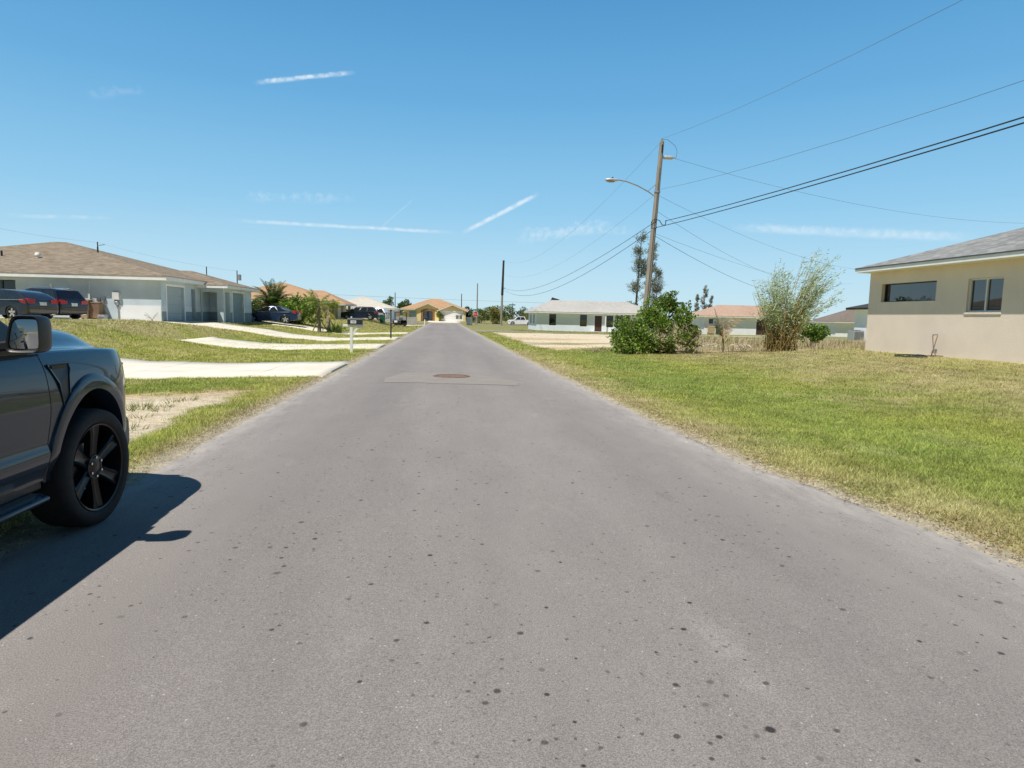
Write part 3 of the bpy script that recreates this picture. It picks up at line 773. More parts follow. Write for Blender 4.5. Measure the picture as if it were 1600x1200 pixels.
def window(house, o, u, n, q, frame, glass, mull=1, bars=0, depth=.1, fw=.05, name='window', sill=None):
    """frame as the part, panes (and sill) as its sub-parts"""
    u3 = Vector((*u, 0)); n3 = Vector((*n, 0)); o3 = Vector((*o, 0)); a0, a1, b0, b1 = q
    P = lambda a, z, d: o3+u3*a-n3*d+Vector((0, 0, z))
    mb = MB()
    def strip(aa, ab, za, zb, d0, d1):
        vs = [P(a, z, d) for d in (d0, d1) for a, z in ((aa, za), (ab, za), (ab, zb), (aa, zb))]
        mb.add(vs, [(0,1,2,3),(7,6,5,4),(0,4,5,1),(1,5,6,2),(2,6,7,3),(3,7,4,0)])
    d0, d1 = depth-.045, depth+.03
    strip(a0+.002, a1-.002, b0+.002, b0+fw, d0, d1); strip(a0+.002, a1-.002, b1-fw, b1-.002, d0, d1)
    strip(a0+.002, a0+fw, b0+fw, b1-fw, d0, d1); strip(a1-fw, a1-.002, b0+fw, b1-fw, d0, d1)
    cuts = [a0+(a1-a0)*k/(mull+1) for k in range(mull+2)]
    for c in cuts[1:-1]: strip(c-fw*.55, c+fw*.55, b0+fw, b1-fw, d0-.004, d1)
    for k in range(bars):
        z = b0+(b1-b0)*(k+1)/(bars+1); strip(a0+fw, a1-fw, z-.02, z+.02, d0+.01, d1-.01)
    w_ = mb.build(name, frame, house)
    for i in range(mull+1):
        g = MB(); aa = cuts[i]+fw*.4; ab = cuts[i+1]-fw*.4
        g.poly([P(aa, b0+fw*.4, depth), P(ab, b0+fw*.4, depth), P(ab, b1-fw*.4, depth), P(aa, b1-fw*.4, depth)])
        g.build('pane', glass, w_)
    if sill is not None:
        mb = MB(); strip(a0-.03, a1+.03, b0-.06, b0-.002, -.03, depth-.05); mb.build('sill', sill, w_)
    return w_

def hip(house, x0, x1, y0, y1, z, r0, r1, mat, fascia=WHITE, fh=.2, soff=WHITE, th=.0, drip=None, parts=('roof', 'fascia', 'soffit')):
    """hip roof: eaves rectangle at height z, ridge r0-r1; fascia ring and soffit below"""
    A, B, C_, D = (x0,y0,z), (x1,y0,z), (x1,y1,z), (x0,y1,z)
    r0 = Vector(r0); r1 = Vector(r1)
    mb = MB()
    if abs(r1.x-r0.x) >= abs(r1.y-r0.y):
        if (r1-r0).length < .01: fs = [(A,B,r0),(B,C_,r0),(C_,D,r0),(D,A,r0)]
        else: fs = [(A,B,r1,r0),(B,C_,r1),(C_,D,r0,r1),(D,A,r0)]
    else: fs = [(A,B,r0),(B,C_,r1,r0),(C_,D,r1),(D,A,r0,r1)]
    for f in fs: mb.poly(f)
    rf = mb.build(parts[0], mat, house, fix=False)
    e = .035
    mb = MB()
    for a, b in ((A,B),(B,C_),(C_,D),(D,A)):
        mb.poly([(a[0],a[1],z-.002-e-fh),(b[0],b[1],z-.002-e-fh),(b[0],b[1],z-.002-e),(a[0],a[1],z-.002-e)])
    mb.build(parts[1], fascia, house)
    mb = MB(); o = .03
    A2, B2, C2, D2 = (x0-o,y0-o), (x1+o,y0-o), (x1+o,y1+o), (x0-o,y1+o)
    for (a, b), (c, d) in zip(((A,B),(B,C_),(C_,D),(D,A)), ((A2,B2),(B2,C2),(C2,D2),(D2,A2))):
        mb.poly([(c[0],c[1],z-e), (d[0],d[1],z-e), (b[0],b[1],z+.004), (a[0],a[1],z+.004)])
        mb.poly([(c[0],c[1],z-e), (d[0],d[1],z-e), (b[0],b[1],z-.003-e), (a[0],a[1],z-.003-e)])
    mb.build('drip_edge', drip or mat, house, fix=False)
    if soff:
        mb = MB(); mb.poly([(x0+.004,y0+.004,z-fh+.01-e),(x1-.004,y0+.004,z-fh+.01-e),(x1-.004,y1-.004,z-fh+.01-e),(x0+.004,y1-.004,z-fh+.01-e)]); mb.build(parts[2], soff, house)
    return rf

def garage_door(house, o, u, n, q, mat, frame, depth=.12, fw=.12, lines=4):
    u3 = Vector((*u, 0)); n3 = Vector((*n, 0)); o3 = Vector((*o, 0)); a0, a1, b0, b1 = q
    P = lambda a, z, d: o3+u3*a-n3*d+Vector((0, 0, z))
    mb = MB(); hgt = (b1-b0)/lines
    for k in range(lines):
        za, zb = b0+k*hgt, b0+(k+1)*hgt-.02
        mb.poly([P(a0,za,depth),P(a1,za,depth),P(a1,zb,depth),P(a0,zb,depth)])
        mb.poly([P(a0,zb,depth),P(a1,zb,depth),P(a1,zb+.02,depth+.02),P(a0,zb+.02,depth+.02)])
        npan = max(2, int((a1-a0)/.62))
        for j in range(npan):
            pa = a0+(a1-a0)*(j+.12)/npan; pb = a0+(a1-a0)*(j+.88)/npan
            mb.poly([P(pa,za+.1,depth-.012),P(pb,za+.1,depth-.012),P(pb,zb-.1,depth-.012),P(pa,zb-.1,depth-.012)])
    d = mb.build('garage_door', mat, house)
    mb = MB()
    def strip(aa, ab, za, zb):
        vs = [P(a, z, dd) for dd in (-.025, .004) for a, z in ((aa, za), (ab, za), (ab, zb), (aa, zb))]
        mb.add(vs, [(0,1,2,3),(7,6,5,4),(0,4,5,1),(1,5,6,2),(2,6,7,3),(3,7,4,0)])
    strip(a0-fw, a0, b0, b1+fw); strip(a1, a1+fw, b0, b1+fw); strip(a0, a1, b1, b1+fw)
    mb.build('door_trim', frame, house)
    return d

# ---- grey-blue duplex on the left
WSTUC = stucco('white_stucco', (.88, .90, .92), .05, .06)
BLUEW = stucco('blue_grey_stucco', (.60, .70, .755)); BLUED = stucco('slate_blue_stucco', (.27, .345, .385))
BANDW = stucco('pale_band', (.72, .77, .78)); GDOOR = plain('blue_grey_door', (.43, .50, .51), .5, var=.04)
TANSH = shingle('tan_shingle', [(.335,.275,.205), (.195,.155,.115), (.28,.23,.17)])
dx = thing('duplex_house', 'grey-blue one-storey duplex house with brown shingle roof and two garage doors', 'house', (-24, 47, .8))
GZ0 = .55
mb = MB()
q_win = [(9.0, 10.45, 1.75, 3.08), (7.4, 8.85, 1.75, 3.08)]
P_ = wall_cells(mb, (-35.0, 40.0), (1, 0), (0, -1), 18.4, GZ0, 3.3, q_win, .14)
ops1 = [(.75, 3.35, .8, 2.98), (4.55, 5.25, .8, 2.95)]
wall_cells(mb, (-16.6, 40.0), (0, 1), (1, 0), 6.1, GZ0, 3.3, ops1, .5)
mb.poly([(-35, 40, GZ0), (-35, 55.2, GZ0), (-35, 55.2, 3.3), (-35, 40, 3.3)]); mb.poly([(-35, 55.2, GZ0), (-16.6, 55.2, GZ0), (-16.6, 55.2, 3.3), (-35, 55.2, 3.3)])
mb.poly([(-16.6, 52.6, GZ0), (-16.6, 55.2, GZ0), (-16.6, 55.2, 3.3), (-16.6, 52.6, 3.3)])
mb.build('wall', BLUEW, dx)
for q in q_win: window(dx, (-35.0, 40.0), (1, 0), (0, -1), q, ALU, GLASS, 1, 0, .09)
garage_door(dx, (-16.6, 40.0), (0, 1), (1, 0), ops1[0], GDOOR, WHITE, .14, .13)
mb = MB(); mb.poly([(-17.0, 44.5, .8), (-17.0, 45.3, .8), (-17.0, 45.3, 3), (-17.0, 44.5, 3)]); mb.build('entry_door', plain('dark_blue_door', (.03, .05, .075), .4), dx)
# second unit stands nearer the road; its corner is an open porch
mb = MB()
wall_cells(mb, (-15.1, 46.15), (0, 1), (1, 0), 6.45, GZ0, 3.12, [(.4, 1.35, .8, 2.85), (1.95, 4.45, .75, 2.88)], .35)
wall_cells(mb, (-16.6, 46.15), (1, 0), (0, -1), 1.5, GZ0, 3.12, [(.05, 1.08, .82, 2.83)], .2)
mb.poly([(-15.1, 52.6, GZ0), (-16.6, 52.6, GZ0), (-16.6, 52.6, 3.12), (-15.1, 52.6, 3.12)])
mb.poly([(-16.65, 46.16, GZ0), (-16.65, 48.0, GZ0), (-16.65, 48.0, 3.12), (-16.65, 46.16, 3.12)]); mb.poly([(-16.64, 47.98, GZ0), (-15.12, 47.98, GZ0), (-15.12, 47.98, 3.12), (-16.64, 47.98, 3.12)])
mb.build('wall', BLUEW, dx)
garage_door(dx, (-15.1, 46.15), (0, 1), (1, 0), (1.95, 4.45, .75, 2.88), plain('slate_garage_door', (.25, .32, .36), .5, var=.05), WHITE, .14, .12)
mb = MB(); mb.poly([(-16.55, 46.3, .88), (-15.2, 46.3, .88), (-15.2, 47.9, .88), (-16.55, 47.9, .88)]); mb.build('porch_floor', CONC, dx)
MB().box(-19.0, -16.62, 39.982, 39.998, GZ0, 1.78).build('lower_panel', WSTUC, dx)
# pale band and darker dado on the faces towards the road
for nm, mat, za, zb, e in (('wall_band', BANDW, 1.46, 1.80, .018), ('dado', BLUED, GZ0, 1.455, .012)):
    for ya, yb in ((40.01, 40.61), (43.5, 44.53), (45.27, 46.1)): MB().box(-16.6, -16.6+e, ya, yb, za, zb).build(nm, mat, dx)
    for ya, yb in ((47.53, 47.96), (50.74, 52.58)): MB().box(-15.1, -15.1+e, ya, yb, za, zb).build(nm, mat, dx)
    MB().box(-16.6, -15.14, 47.94-e, 47.94, za+.02, zb+.02).build(nm, mat, dx)
    MB().box(-16.62, -16.62+e, 46.4, 47.9, za+.02, zb+.02).build(nm, mat, dx)
hip(dx, -36, -16.1, 39.55, 55.8, 3.52, (-26.6, 47.6, 6.03), (-25.8, 47.6, 6.03), TANSH, fh=.22)
hip(dx, -24, -14.6, 45.5, 53.2, 3.33, (-22.5, 49.35, 4.42), (-18.3, 49.35, 4.42), TANSH, fh=.2)
mb = MB(); mb.tube([(-27.2, 43.2, 4.55), (-27.2, 43.2, 4.98)], .06, 10); mb.build('vent_pipe', BLACKP, dx, smooth=40)
mb = MB(); mb.lathe([(0, .3), (.12, .28), (.16, .2), (.16, .12), (.09, .1), (.09, -.2)], (-25.0, 43.0, 4.62), n=14); mb.build('roof_vent', WHITE, dx, smooth=50)
mb = MB(); mb.tube([(-22.6, 45.2, 5.2), (-22.6, 45.2, 5.55)], .05, 8); mb.build('vent_pipe', BLACKP, dx, smooth=40)
# fittings on the wall that faces the camera
mb = MB(); mb.box(-19.25, -18.88, 39.82, 39.995, 2.08, 2.5); mb.build('meter_box', plain('pale_grey_box', (.7, .7, .68), .5), dx, bevel=.01)
mb = MB(); mb.lathe([(.13, 0), (.13, .1), (.09, .14), (0, .15)], (-19.05, 39.995, 1.9), 'y', 16); mb.v = [(x, 2*39.995-y, z) for x, y, z in mb.v]; mb.build('electric_meter', GALV, dx, smooth=40)
mb = MB(); mb.tube([(-18.98, 39.94, 2.08), (-18.98, 39.94, .9)], .03, 8); mb.build('conduit', GALV, dx, smooth=40)
for x, z in ((-20.05, 2.07), (-19.78, 2.12)):
    mb = MB(); mb.box(x-.1, x+.1, 39.9, 39.995, z-.09, z+.09); mb.build('outlet_box', plain('grey_outlet', (.12, .13, .14), .5), dx, bevel=.01)
mb = MB(); mb.bar((-22.6, 39.98, 2.62), (-22.6, 39.9, 2.9), .1); mb.build('wall_lamp', WHITE, dx)
mb = MB(); mb.box(-23.0, -21.7, 39.955, 39.995, 1.0, 3.02); mb.build('side_door', stucco('panel_blue', (.62, .72, .775)), dx)
mb = MB(); mb.box(-20.6, -20.5, 39.9, 39.995, GZ0+.3, 3.25); mb.build('downpipe', BLUEW, dx)
mb = MB(); mb.tube([(-19.72, 39.9, .95), (-19.72, 39.9, 1.3), (-19.66, 39.86, 1.36), (-19.6, 39.85, 1.28)], .022, 8); mb.build('hose_tap', GALV, dx)

# ---- beige house on the right
BEIGE = stucco('beige_stucco', (.86, .735, .62), .07, .08); GREYSH = shingle('grey_shingle', [(.34,.345,.335), (.19,.193,.188), (.29,.293,.285)], .15, .3)
bh = thing('beige_house', 'beige stucco house with grey shingle roof and two dark windows on the right', 'house', (20, 16, .6))
WX = 15.6; Y1 = 22.35
def A_(y): return Y1-y            # distance along the wall, measured from its far corner
qa = [(A_(21.68), A_(19.1), 2.36, 3.0), (A_(17.85), A_(16.62), 1.98, 2.98), (A_(12.6), A_(11.2), 1.98, 2.98)]
mb = MB()
wall_cells(mb, (WX, Y1), (0, -1), (-1, 0), 14.3, .15, 3.45, qa, .2)
mb.poly([(WX, Y1, .15), (WX+13, Y1, .15), (WX+13, Y1, 3.45), (WX, Y1, 3.45)]); mb.poly([(WX, 8.05, .15), (WX+13, 8.05, .15), (WX+13, 8.05, 3.45), (WX, 8.05, 3.45)])
mb.poly([(WX+13, 8.05, .15), (WX+13, Y1, .15), (WX+13, Y1, 3.45), (WX+13, 8.05, 3.45)])
mb.build('wall', BEIGE, bh)
window(bh, (WX, Y1), (0, -1), (-1, 0), qa[0], ALU, GLASS, 0, 0, .17, .03, 'high_window')
for q in qa[1:]: window(bh, (WX, Y1), (0, -1), (-1, 0), q, WFRAME, GLASS, 1, 0, .11, .05, 'window', BEIGE)
hip(bh, WX-.54, WX+13.6, 7.4, Y1+.12, 3.6, (WX+6.5, 14.4, 6.0), (WX+6.5, 15.6, 6.0), GREYSH, fh=.13, drip=plain('dark_drip', (.05, .05, .052), .5))

# ---- helper for the smaller far houses: four walls, some windows, a hip roof
def far_house(name_label, x0, x1, y0, y1, zb, ze, rz, wallm, roofm, inset, wins=(), over=.6, fas=WHITE, group=None, side_wins=(), doors=(), glass=GLASS, frame=WFRAME):
    h = thing('house', name_label, 'house', ((x0+x1)/2, (y0+y1)/2, zb+.2))
    mb = MB()
    ops = [(a-x0, b-x0, c, d) for a, b, c, d in list(wins)+list(doors)]
    wall_cells(mb, (x0, y0), (1, 0), (0, -1), x1-x0, zb-.5, ze, ops, .12)
    mb.poly([(x0,y1,zb-.5),(x1,y1,zb-.5),(x1,y1,ze),(x0,y1,ze)])
    wall_cells(mb, (x0, y1), (0, -1), (-1, 0), y1-y0, zb-.5, ze, [(y1-b, y1-a, c, d) for a, b, c, d in side_wins if True] if x0 > 0 else [], .12)
    wall_cells(mb, (x1, y0), (0, 1), (1, 0), y1-y0, zb-.5, ze, [(a-y0, b-y0, c, d) for a, b, c, d in side_wins] if x0 <= 0 else [], .12)
    mb.build('wall', wallm, h)
    for a, b, c, d in wins: window(h, (x0, y0), (1, 0), (0, -1), (a-x0, b-x0, c, d), frame, glass, 0, 2 if d-c > .9 else 0, .08, .05)
    for a, b, c, d in side_wins:
        if x0 > 0: window(h, (x0, y1), (0, -1), (-1, 0), (y1-b, y1-a, c, d), frame, glass, 0, 0, .08, .05)
        else: window(h, (x1, y0), (0, 1), (1, 0), (a-y0, b-y0, c, d), frame, glass, 0, 0, .08, .05)
    for a, b, c, d in doors:
        m_ = MB(); m_.poly([(a, y0+.08, c), (b, y0+.08, c), (b, y0+.08, d), (a, y0+.08, d)]); m_.build('door', DOORM, h)
    xm, ym = (x0+x1)/2, (y0+y1)/2
    if (x1-x0) >= (y1-y0): r0, r1 = (x0+inset, ym, rz), (x1-inset, ym, rz)
    else: r0, r1 = (xm, y0+inset, rz), (xm, y1-inset, rz)
    hip(h, x0-over, x1+over, y0-over, y1+over, ze+.18, r0, r1, roofm, fas, .16)
    return h
DOORM = plain('brown_door', (.07, .035, .03), .5)
LAV = stucco('pale_blue_stucco', (.80, .87, .94), .05, .05)
PALESH = shingle('pale_grey_shingle', [(.50,.48,.45), (.43,.41,.385), (.56,.54,.51)]); PINKSH = shingle('pink_shingle', [(.50,.35,.265), (.43,.29,.215), (.57,.42,.33)])
ORSH = shingle('orange_shingle', [(.50,.315,.185), (.43,.26,.15), (.56,.37,.23)]); BRSH = shingle('brown_shingle', [(.23,.19,.16), (.19,.16,.135), (.27,.23,.2)])
DKSH = shingle('dark_shingle', [(.07,.075,.08), (.05,.055,.06), (.09,.095,.1)]); CRSH = shingle('cream_shingle', [(.62,.57,.49), (.54,.50,.43), (.68,.63,.55)])
YELW = stucco('yellow_stucco', (.84, .68, .33), .06, .05); OCHW = stucco('ochre_stucco', (.78, .60, .32), .06, .05)

# white ranch house across the side street
Z = -.15
wh = far_house('long low white ranch house with pale grey roof and brown door', 11.8, 27.4, 82, 90, Z, 2.2, 3.95, LAV, PALESH, 2.6,
               wins=[(13.45, 14.35, .62, 2.05), (17.5, 18.4, .55, 2.05), (21.0, 21.9, .5, 2.0), (22.15, 23.05, .5, 2.0), (23.35, 24.2, .5, 2.0)], side_wins=[(84, 84.9, .8, 2.0), (87, 87.9, .8, 2.0)], doors=[(19.45, 20.4, -.15, 1.95)], frame=ALU)
mb = MB(); mb.poly([(14.3, 85.8, 3.62), (14.3, 87.2, 3.62), (14.5, 86.5, 4.35)]); mb.poly([(14.3, 85.8, 3.62), (14.5, 86.5, 4.35), (15.6, 86.5, 4.05)]); mb.poly([(14.3, 87.2, 3.62), (14.5, 86.5, 4.35), (15.6, 86.5, 4.05)]); mb.build('gable_vent', ALU, wh, fix=False)
mb = MB(); mb.box(20.7, 20.82, 81.5, 81.62, Z-.2, 2.25); mb.build('porch_post', WHITE, wh)
mb = MB(); mb.box(18.8, 25.3, 80.9, 81.95, Z-.2, Z+.08); mb.build('step', CONC, wh)
# pink-roofed house behind the bush
ph = far_house('white house with faded pink roof behind the bamboo clump', 35.5, 50, 85, 90.5, -.4, 2.15, 3.9, WSTUC, PINKSH, 3.0,
               wins=[(36.1, 36.8, 1.2, 1.95)], doors=[(43.0, 44.6, -.2, 1.9)])
# white house with brown roof, and the tall white one, both half hidden by the beige house
far_house('white house with brown hip roof partly hidden behind the tall white house', 56.0, 74, 87, 92.5, -.5, 1.75, 4.2, WSTUC, BRSH, 5.0, wins=[(58.9, 59.6, -.1, 1.35)])
th = far_house('tall white house with dark roof directly behind the beige house', 39.2, 50, 46, 58, .0, 2.95, 4.9, WSTUC, DKSH, 5.0, fas=DKSH)
# orange-roofed house beyond the duplex
oh = far_house('ochre house with long orange hip roof behind the palm and blue car', -26.5, -13.2, 76, 89, .75, 2.75, 5.2, OCHW, ORSH, 6.4, wins=[(-15.1, -14.2, 1.5, 2.5)], side_wins=[(78, 79.2, 1.2, 2.5), (82, 83.2, 1.2, 2.5)])
hip(oh, -20, -11.5, 77, 87, 2.72, (-18, 82, 4.35), (-14.9, 82, 4.35), ORSH, fh=.16)
for y in (77.6, 85.9): MB().box(-12.5, -12.2, y, y+.3, .3, 2.6).build('porch_column', WHITE, oh)
# pale-roofed house
gh = far_house('white house with pale cream pyramid roof behind the black parked car', -17.5, -8.2, 100, 110, .9, 2.35, 4.35, LAV, CRSH, 4.3, wins=[(-15.2, -14.2, 1.3, 2.2), (-13.4, -12.9, 1.2, 2.2)], over=.8)
far_house('small pale house with pinkish roof between black car and yellow house', -12.5, -9.2, 120, 126, .9, 2.3, 2.95, WSTUC, PINKSH, 1.6)

# yellow house at the end of the road
yh = thing('yellow_house', 'yellow house with orange roof and white garage door at the road end', 'house', (-2, 146, .4))
F0 = 147.0
mb = MB()
yw = [(-8.0, -6.4, 1.15, 2.6)]
wall_cells(mb, (-9.2, F0+1), (1, 0), (0, -1), 8.2, -.2, 2.95, [(q[0]+9.2, q[1]+9.2, q[2], q[3]) for q in yw]+[(4.4, 6.6, .45, 2.75)], .3)
wall_cells(mb, (-1.2, F0-1.5), (1, 0), (0, -1), 6.0, -.2, 2.75, [(.45, 5.35, .3, 2.55)], .2)
mb.poly([(-1.2, F0-1.5, -.2), (-1.2, F0+1, -.2), (-1.2, F0+1, 2.75), (-1.2, F0-1.5, 2.75)]); mb.poly([(4.8, F0-1.5, -.2), (4.8, F0+12, -.2), (4.8, F0+12, 2.75), (4.8, F0-1.5, 2.75)])
mb.poly([(-9.2, F0+1, -.2), (-9.2, F0+12, -.2), (-9.2, F0+12, 2.95), (-9.2, F0+1, 2.95)]); mb.poly([(-9.2, F0+12, -.2), (4.8, F0+12, -.2), (4.8, F0+12, 2.75), (-9.2, F0+12, 2.75)])
# gables over the entrance and the garage
mb.poly([(-1.0, F0-1.51, 2.75), (4.6, F0-1.51, 2.75), (1.8, F0-1.51, 3.75)])
mb.build('wall', YELW, yh)
window(yh, (-9.2, F0+1), (1, 0), (0, -1), (1.2, 2.8, 1.15, 2.6), WFRAME, glassmat('pale_pane', (.25, .38, .45), .1), 0, 1, .1)
mb = MB(); mb.box(-4.65, -2.75, F0+1.2, F0+1.26, .45, 2.6); dr = mb.build('entrance_door', plain('pale_blue_door', (.35, .42, .55), .5), yh)
mb = MB(); mb.box(-4.0, -3.4, F0+1.15, F0+1.198, .7, 2.4); mb.build('door_panel', plain('blue_panel', (.06, .12, .24), .3), dr)
ENT = stucco('brown_arch', (.30, .17, .08))
mb = MB(); pa = [(-5.2, .35), (-5.2, 2.55)]+[(-3.7-1.5*math.cos(a), 2.55+.5*math.sin(a)) for a in np.linspace(.2, math.pi-.2, 8)]+[(-2.2, 2.55), (-2.2, .35)]
pb = [(-4.75, .35), (-4.75, 2.3)]+[(-3.7-1.05*math.cos(a), 2.3+.35*math.sin(a)) for a in np.linspace(.2, math.pi-.2, 8)]+[(-2.65, 2.3), (-2.65, .35)]
rows = [[(x, F0-.3, z) for x, z in pa], [(x, F0-.3, z) for x, z in pb], [(x, F0+.9, z) for x, z in pb]]
mb.grid(rows); mb.build('entrance_arch', ENT, yh)
mb = MB(); mb.box(-6.2, -5.25, F0-.28, F0+.95, -.1, 3.0); mb.box(-2.15, -1.25, F0-.28, F0+.95, -.1, 3.0); mb.poly([(-6.3, F0-.27, 3.0), (-1.1, F0-.27, 3.0), (-3.7, F0-.27, 4.1)]); mb.poly([(-5.24, F0-.26, 2.6), (-2.16, F0-.26, 2.6), (-2.16, F0-.26, 3.0), (-5.24, F0-.26, 3.0)]); mb.build('entrance_porch', YELW, yh)
gd = garage_door(yh, (-1.2, F0-1.5), (1, 0), (0, -1), (.45, 5.35, .3, 2.55), WHITE, WHITE, .12, .14)
for x in (2.6, 3.4):
    mb = MB(); mb.box(x, x+.62, F0-1.42, F0-1.395, .95, 1.75); mb.build('door_window', plain('grey_pane', (.16, .18, .16), .3), yh)
def gable(x0, x1, xm, zb, zt, y0, y1, th=.14):
    mb = MB()
    for sx in (x0, x1):
        mb.add([(sx, y0, zb), (xm, y0, zt), (xm, y1, zt), (sx, y1, zb), (sx, y0, zb+th), (xm, y0, zt+th), (xm, y1, zt+th), (sx, y1, zb+th)], [(0,1,2,3),(4,5,6,7),(0,1,5,4),(1,2,6,5),(2,3,7,6),(3,0,4,7)])
    return mb
hip(yh, -10, 5.6, F0+.2, F0+13, 3.0, (-3.2, F0+6.6, 5.5), (-1.2, F0+6.6, 5.5), ORSH, fh=.18)
gable(-6.7, -.7, -3.7, 2.95, 4.25, F0-.7, F0+5).build('porch_roof', ORSH, yh)
gable(-1.7, 5.3, 1.8, 2.6, 4.0, F0-1.95, F0+6).build('garage_roof', ORSH, yh)
for x0, x1, xm, zb, zt, y in ((-6.7, -.7, -3.7, 2.8, 4.1, F0-.73), (-1.7, 5.3, 1.8, 2.45, 3.85, F0-1.98)):
    mb = MB()
    for sx in (x0, x1): mb.poly([(sx, y, zb), (xm, y, zt), (xm, y, zt+.26), (sx, y, zb+.26)])
    mb.build('barge_board', plain('cream_board', (.72, .62, .48), .6), yh)
# ------------------------------------------------------------- pickup truck
PAINT = NT('blue_grey_paint'); t = PAINT
fl = t.noise(900, t.coord(), 1)
t.l(t.ramp(fl, [(.3, (.006, .015, .029)), (.7, (.010, .024, .045))]), t.p.inputs['Base Color'])
t.set(Metallic=.1, Roughness=.4); t.p.inputs['Coat Weight'].default_value = .85; t.p.inputs['Coat Roughness'].default_value = .015; t.p.inputs['Specular IOR Level'].default_value = .3
PAINT = PAINT.m
GLOSSB = plain('gloss_black', (.007, .007, .008), .3, 0, coat=.15, spec=.3)
SATB = plain('satin_black', (.022, .022, .024), .42)
RUB = plain('tyre_rubber', (.016, .016, .017), .8, var=.3, scale=20, bump=.3, bscale=60)
CHROME = plain('chrome', (.75, .75, .76), .12, 1.0, .05)
DGLASS = glassmat('tinted_glass', (.008, .01, .012), .015, 1.6)
REDL = plain('red_lens', (.45, .015, .02), .15, coat=.6)
MIRROR = NT('mirror_glass'); MIRROR.set(Metallic=1.0, Roughness=.01); MIRROR.l(MIRROR.ramp(MIRROR.noise(1), [(.3, (.42,.45,.48)), (.7, (.44,.47,.50))]), MIRROR.p.inputs['Base Color']); MIRROR = MIRROR.m
LAMPG = plain('lamp_glass', (.06, .065, .07), .06, .3, coat=.8)

tr = thing('pickup_truck', 'dark blue-grey pickup truck with black alloy wheels parked at left roadside', 'pickup truck', (-3.47, 4.80, 0))
EY, EZ = .77, .97
YF, YR = .86, -4.98          # nose and tail; front axle at y=0
RA = .62                    # wheel arch radius
AX = (0.0, -3.69)
def topz(y):
    return float(np.interp(y, [-4.98, -3.12, -3.05, -.6, -.4, .2, .55, .75, .9], [1.40, 1.40, 1.30, 1.262, 1.258, 1.245, 1.225, 1.195, 1.14]))
def W(y, z):
    w = .985
    if z > .88: w -= .30*(z-.88)**2+.0*(z-.88)
    if z > 1.1: w -= .9*(z-1.1)**2
    if z < .88: w -= .14*(.88-z)**2
    w += .028*float(sst(z, .70, .63))*float(sst(y, -.50, -.545))     # sculpted ledge low on the doors
    w -= .035*float(sst(z, .62, .47))
    if y > .35: w -= .95*(y-.35)**2
    if y < -4.6: w -= .25*(y+4.6)**2
    # the wings swell around the front wheel
    w += .018*math.exp(-((y)/.55)**2)*math.exp(-((z-.95)/.22)**2)
    return w
def zbot(y): return .46 if y > -4.0 else .52
def side(s, ys, zs_n, off=0.0, z0=None, z1=None, arch=True):
    rows = []
    for y in ys:
        a = zbot(y) if z0 is None else z0(y) if callable(z0) else z0
        b = topz(y) if z1 is None else z1(y) if callable(z1) else z1
        row = []
        for k in range(zs_n+1):
            z = a+(b-a)*k/zs_n
            yy, zz = y, z
            row.append((s*(W(yy, zz)+off), yy, zz))
        rows.append(row)
    return rows
def add_side(mb, s):
    ys = list(np.arange(YR, YF+.001, .03)); n = 34
    rows = side(s, ys, n)
    V = [p for r in rows for p in r]; m_ = n+1
    def snap(p):
        for ax in AX:
            d = math.hypot((p[1]-ax)/EY, (p[2]-.42)/EZ)
            if RA-.035 < d < RA+.0:
                k = RA/d; y = ax+(p[1]-ax)*k; z = .42+(p[2]-.42)*k
                return (s*W(y, z), y, z)
        return p
    inside = [any(math.hypot((p[1]-ax)/EY, (p[2]-.42)/EZ) < RA-.035 for ax in AX) for p in V]
    V = [snap(p) for p in V]
    F = []
    for i in range(len(rows)-1):
        for j in range(n):
            q = (i*m_+j, i*m_+j+1, (i+1)*m_+j+1, (i+1)*m_+j)
            if not any(inside[k] for k in q): F.append(q if s < 0 else q[::-1])
    mb.add(V, F)
mb = MB()
for s in (-1, 1): add_side(mb, s)
# shoulder turning in from the flank to the bonnet, cab floor and bed rails
for s in (-1, 1):
    rows = []
    for y in np.arange(YR, YF+.001, .06):
        w_ = W(y, topz(y)); z = topz(y)
        rows.append([(s*w_, y, z), (s*(w_-.012), y, z+.010), (s*(w_-.035), y, z+.016), (s*(w_-.07), y, z+.016)])
    mb.grid(rows)
# tail panel and nose panel
mb.grid([[(x*W(YR, z), YR-.0, z) for x in np.linspace(-1, 1, 9)] for z in np.linspace(.52, 1.40, 8)])
mb.grid([[(x*W(YF, z), YF+.10*(1-x*x), z) for x in np.linspace(-1, 1, 13)] for z in np.linspace(.60, 1.14, 8)])
# floor between the sills so that the sky does not shine through
mb.poly([(-.88, -3.1, .47), (.88, -3.1, .47), (.88, -.52, .47), (-.88, -.52, .47)])
mb.poly([(-.9, -3.1, 1.25), (.9, -3.1, 1.25), (.9, -.55, 1.25), (-.9, -.55, 1.25)])
mb.build('body', PAINT, tr, local=True, smooth=32)
# bonnet with its raised centre
rows = []
for y in list(np.arange(-.62, .70, .07))+[.74, .80, .86, .90, .935, .95]:
    row = []
    for x in np.linspace(-1, 1, 29):
        w_ = W(min(y, .9), topz(min(y, .9)))-.066
        ax = abs(x)
        z = topz(min(y, .9))+.016
        z += .105*float(sst(ax, .93, .60))+.035*(1-ax*ax)
        z += .02*float(sst(ax, .60, .52))
        z -= .5*max(0, y-.6)**2+6*max(0, y-.86)**2
        z -= .03*float(sst(y, -.45, -.62))
        row.append((x*w_, y+(.07*(1-x*x) if y > .7 else 0), z))
    rows.append(row)
mb = MB().grid(rows); mb.build('bonnet', PAINT, tr, local=True, smooth=60)
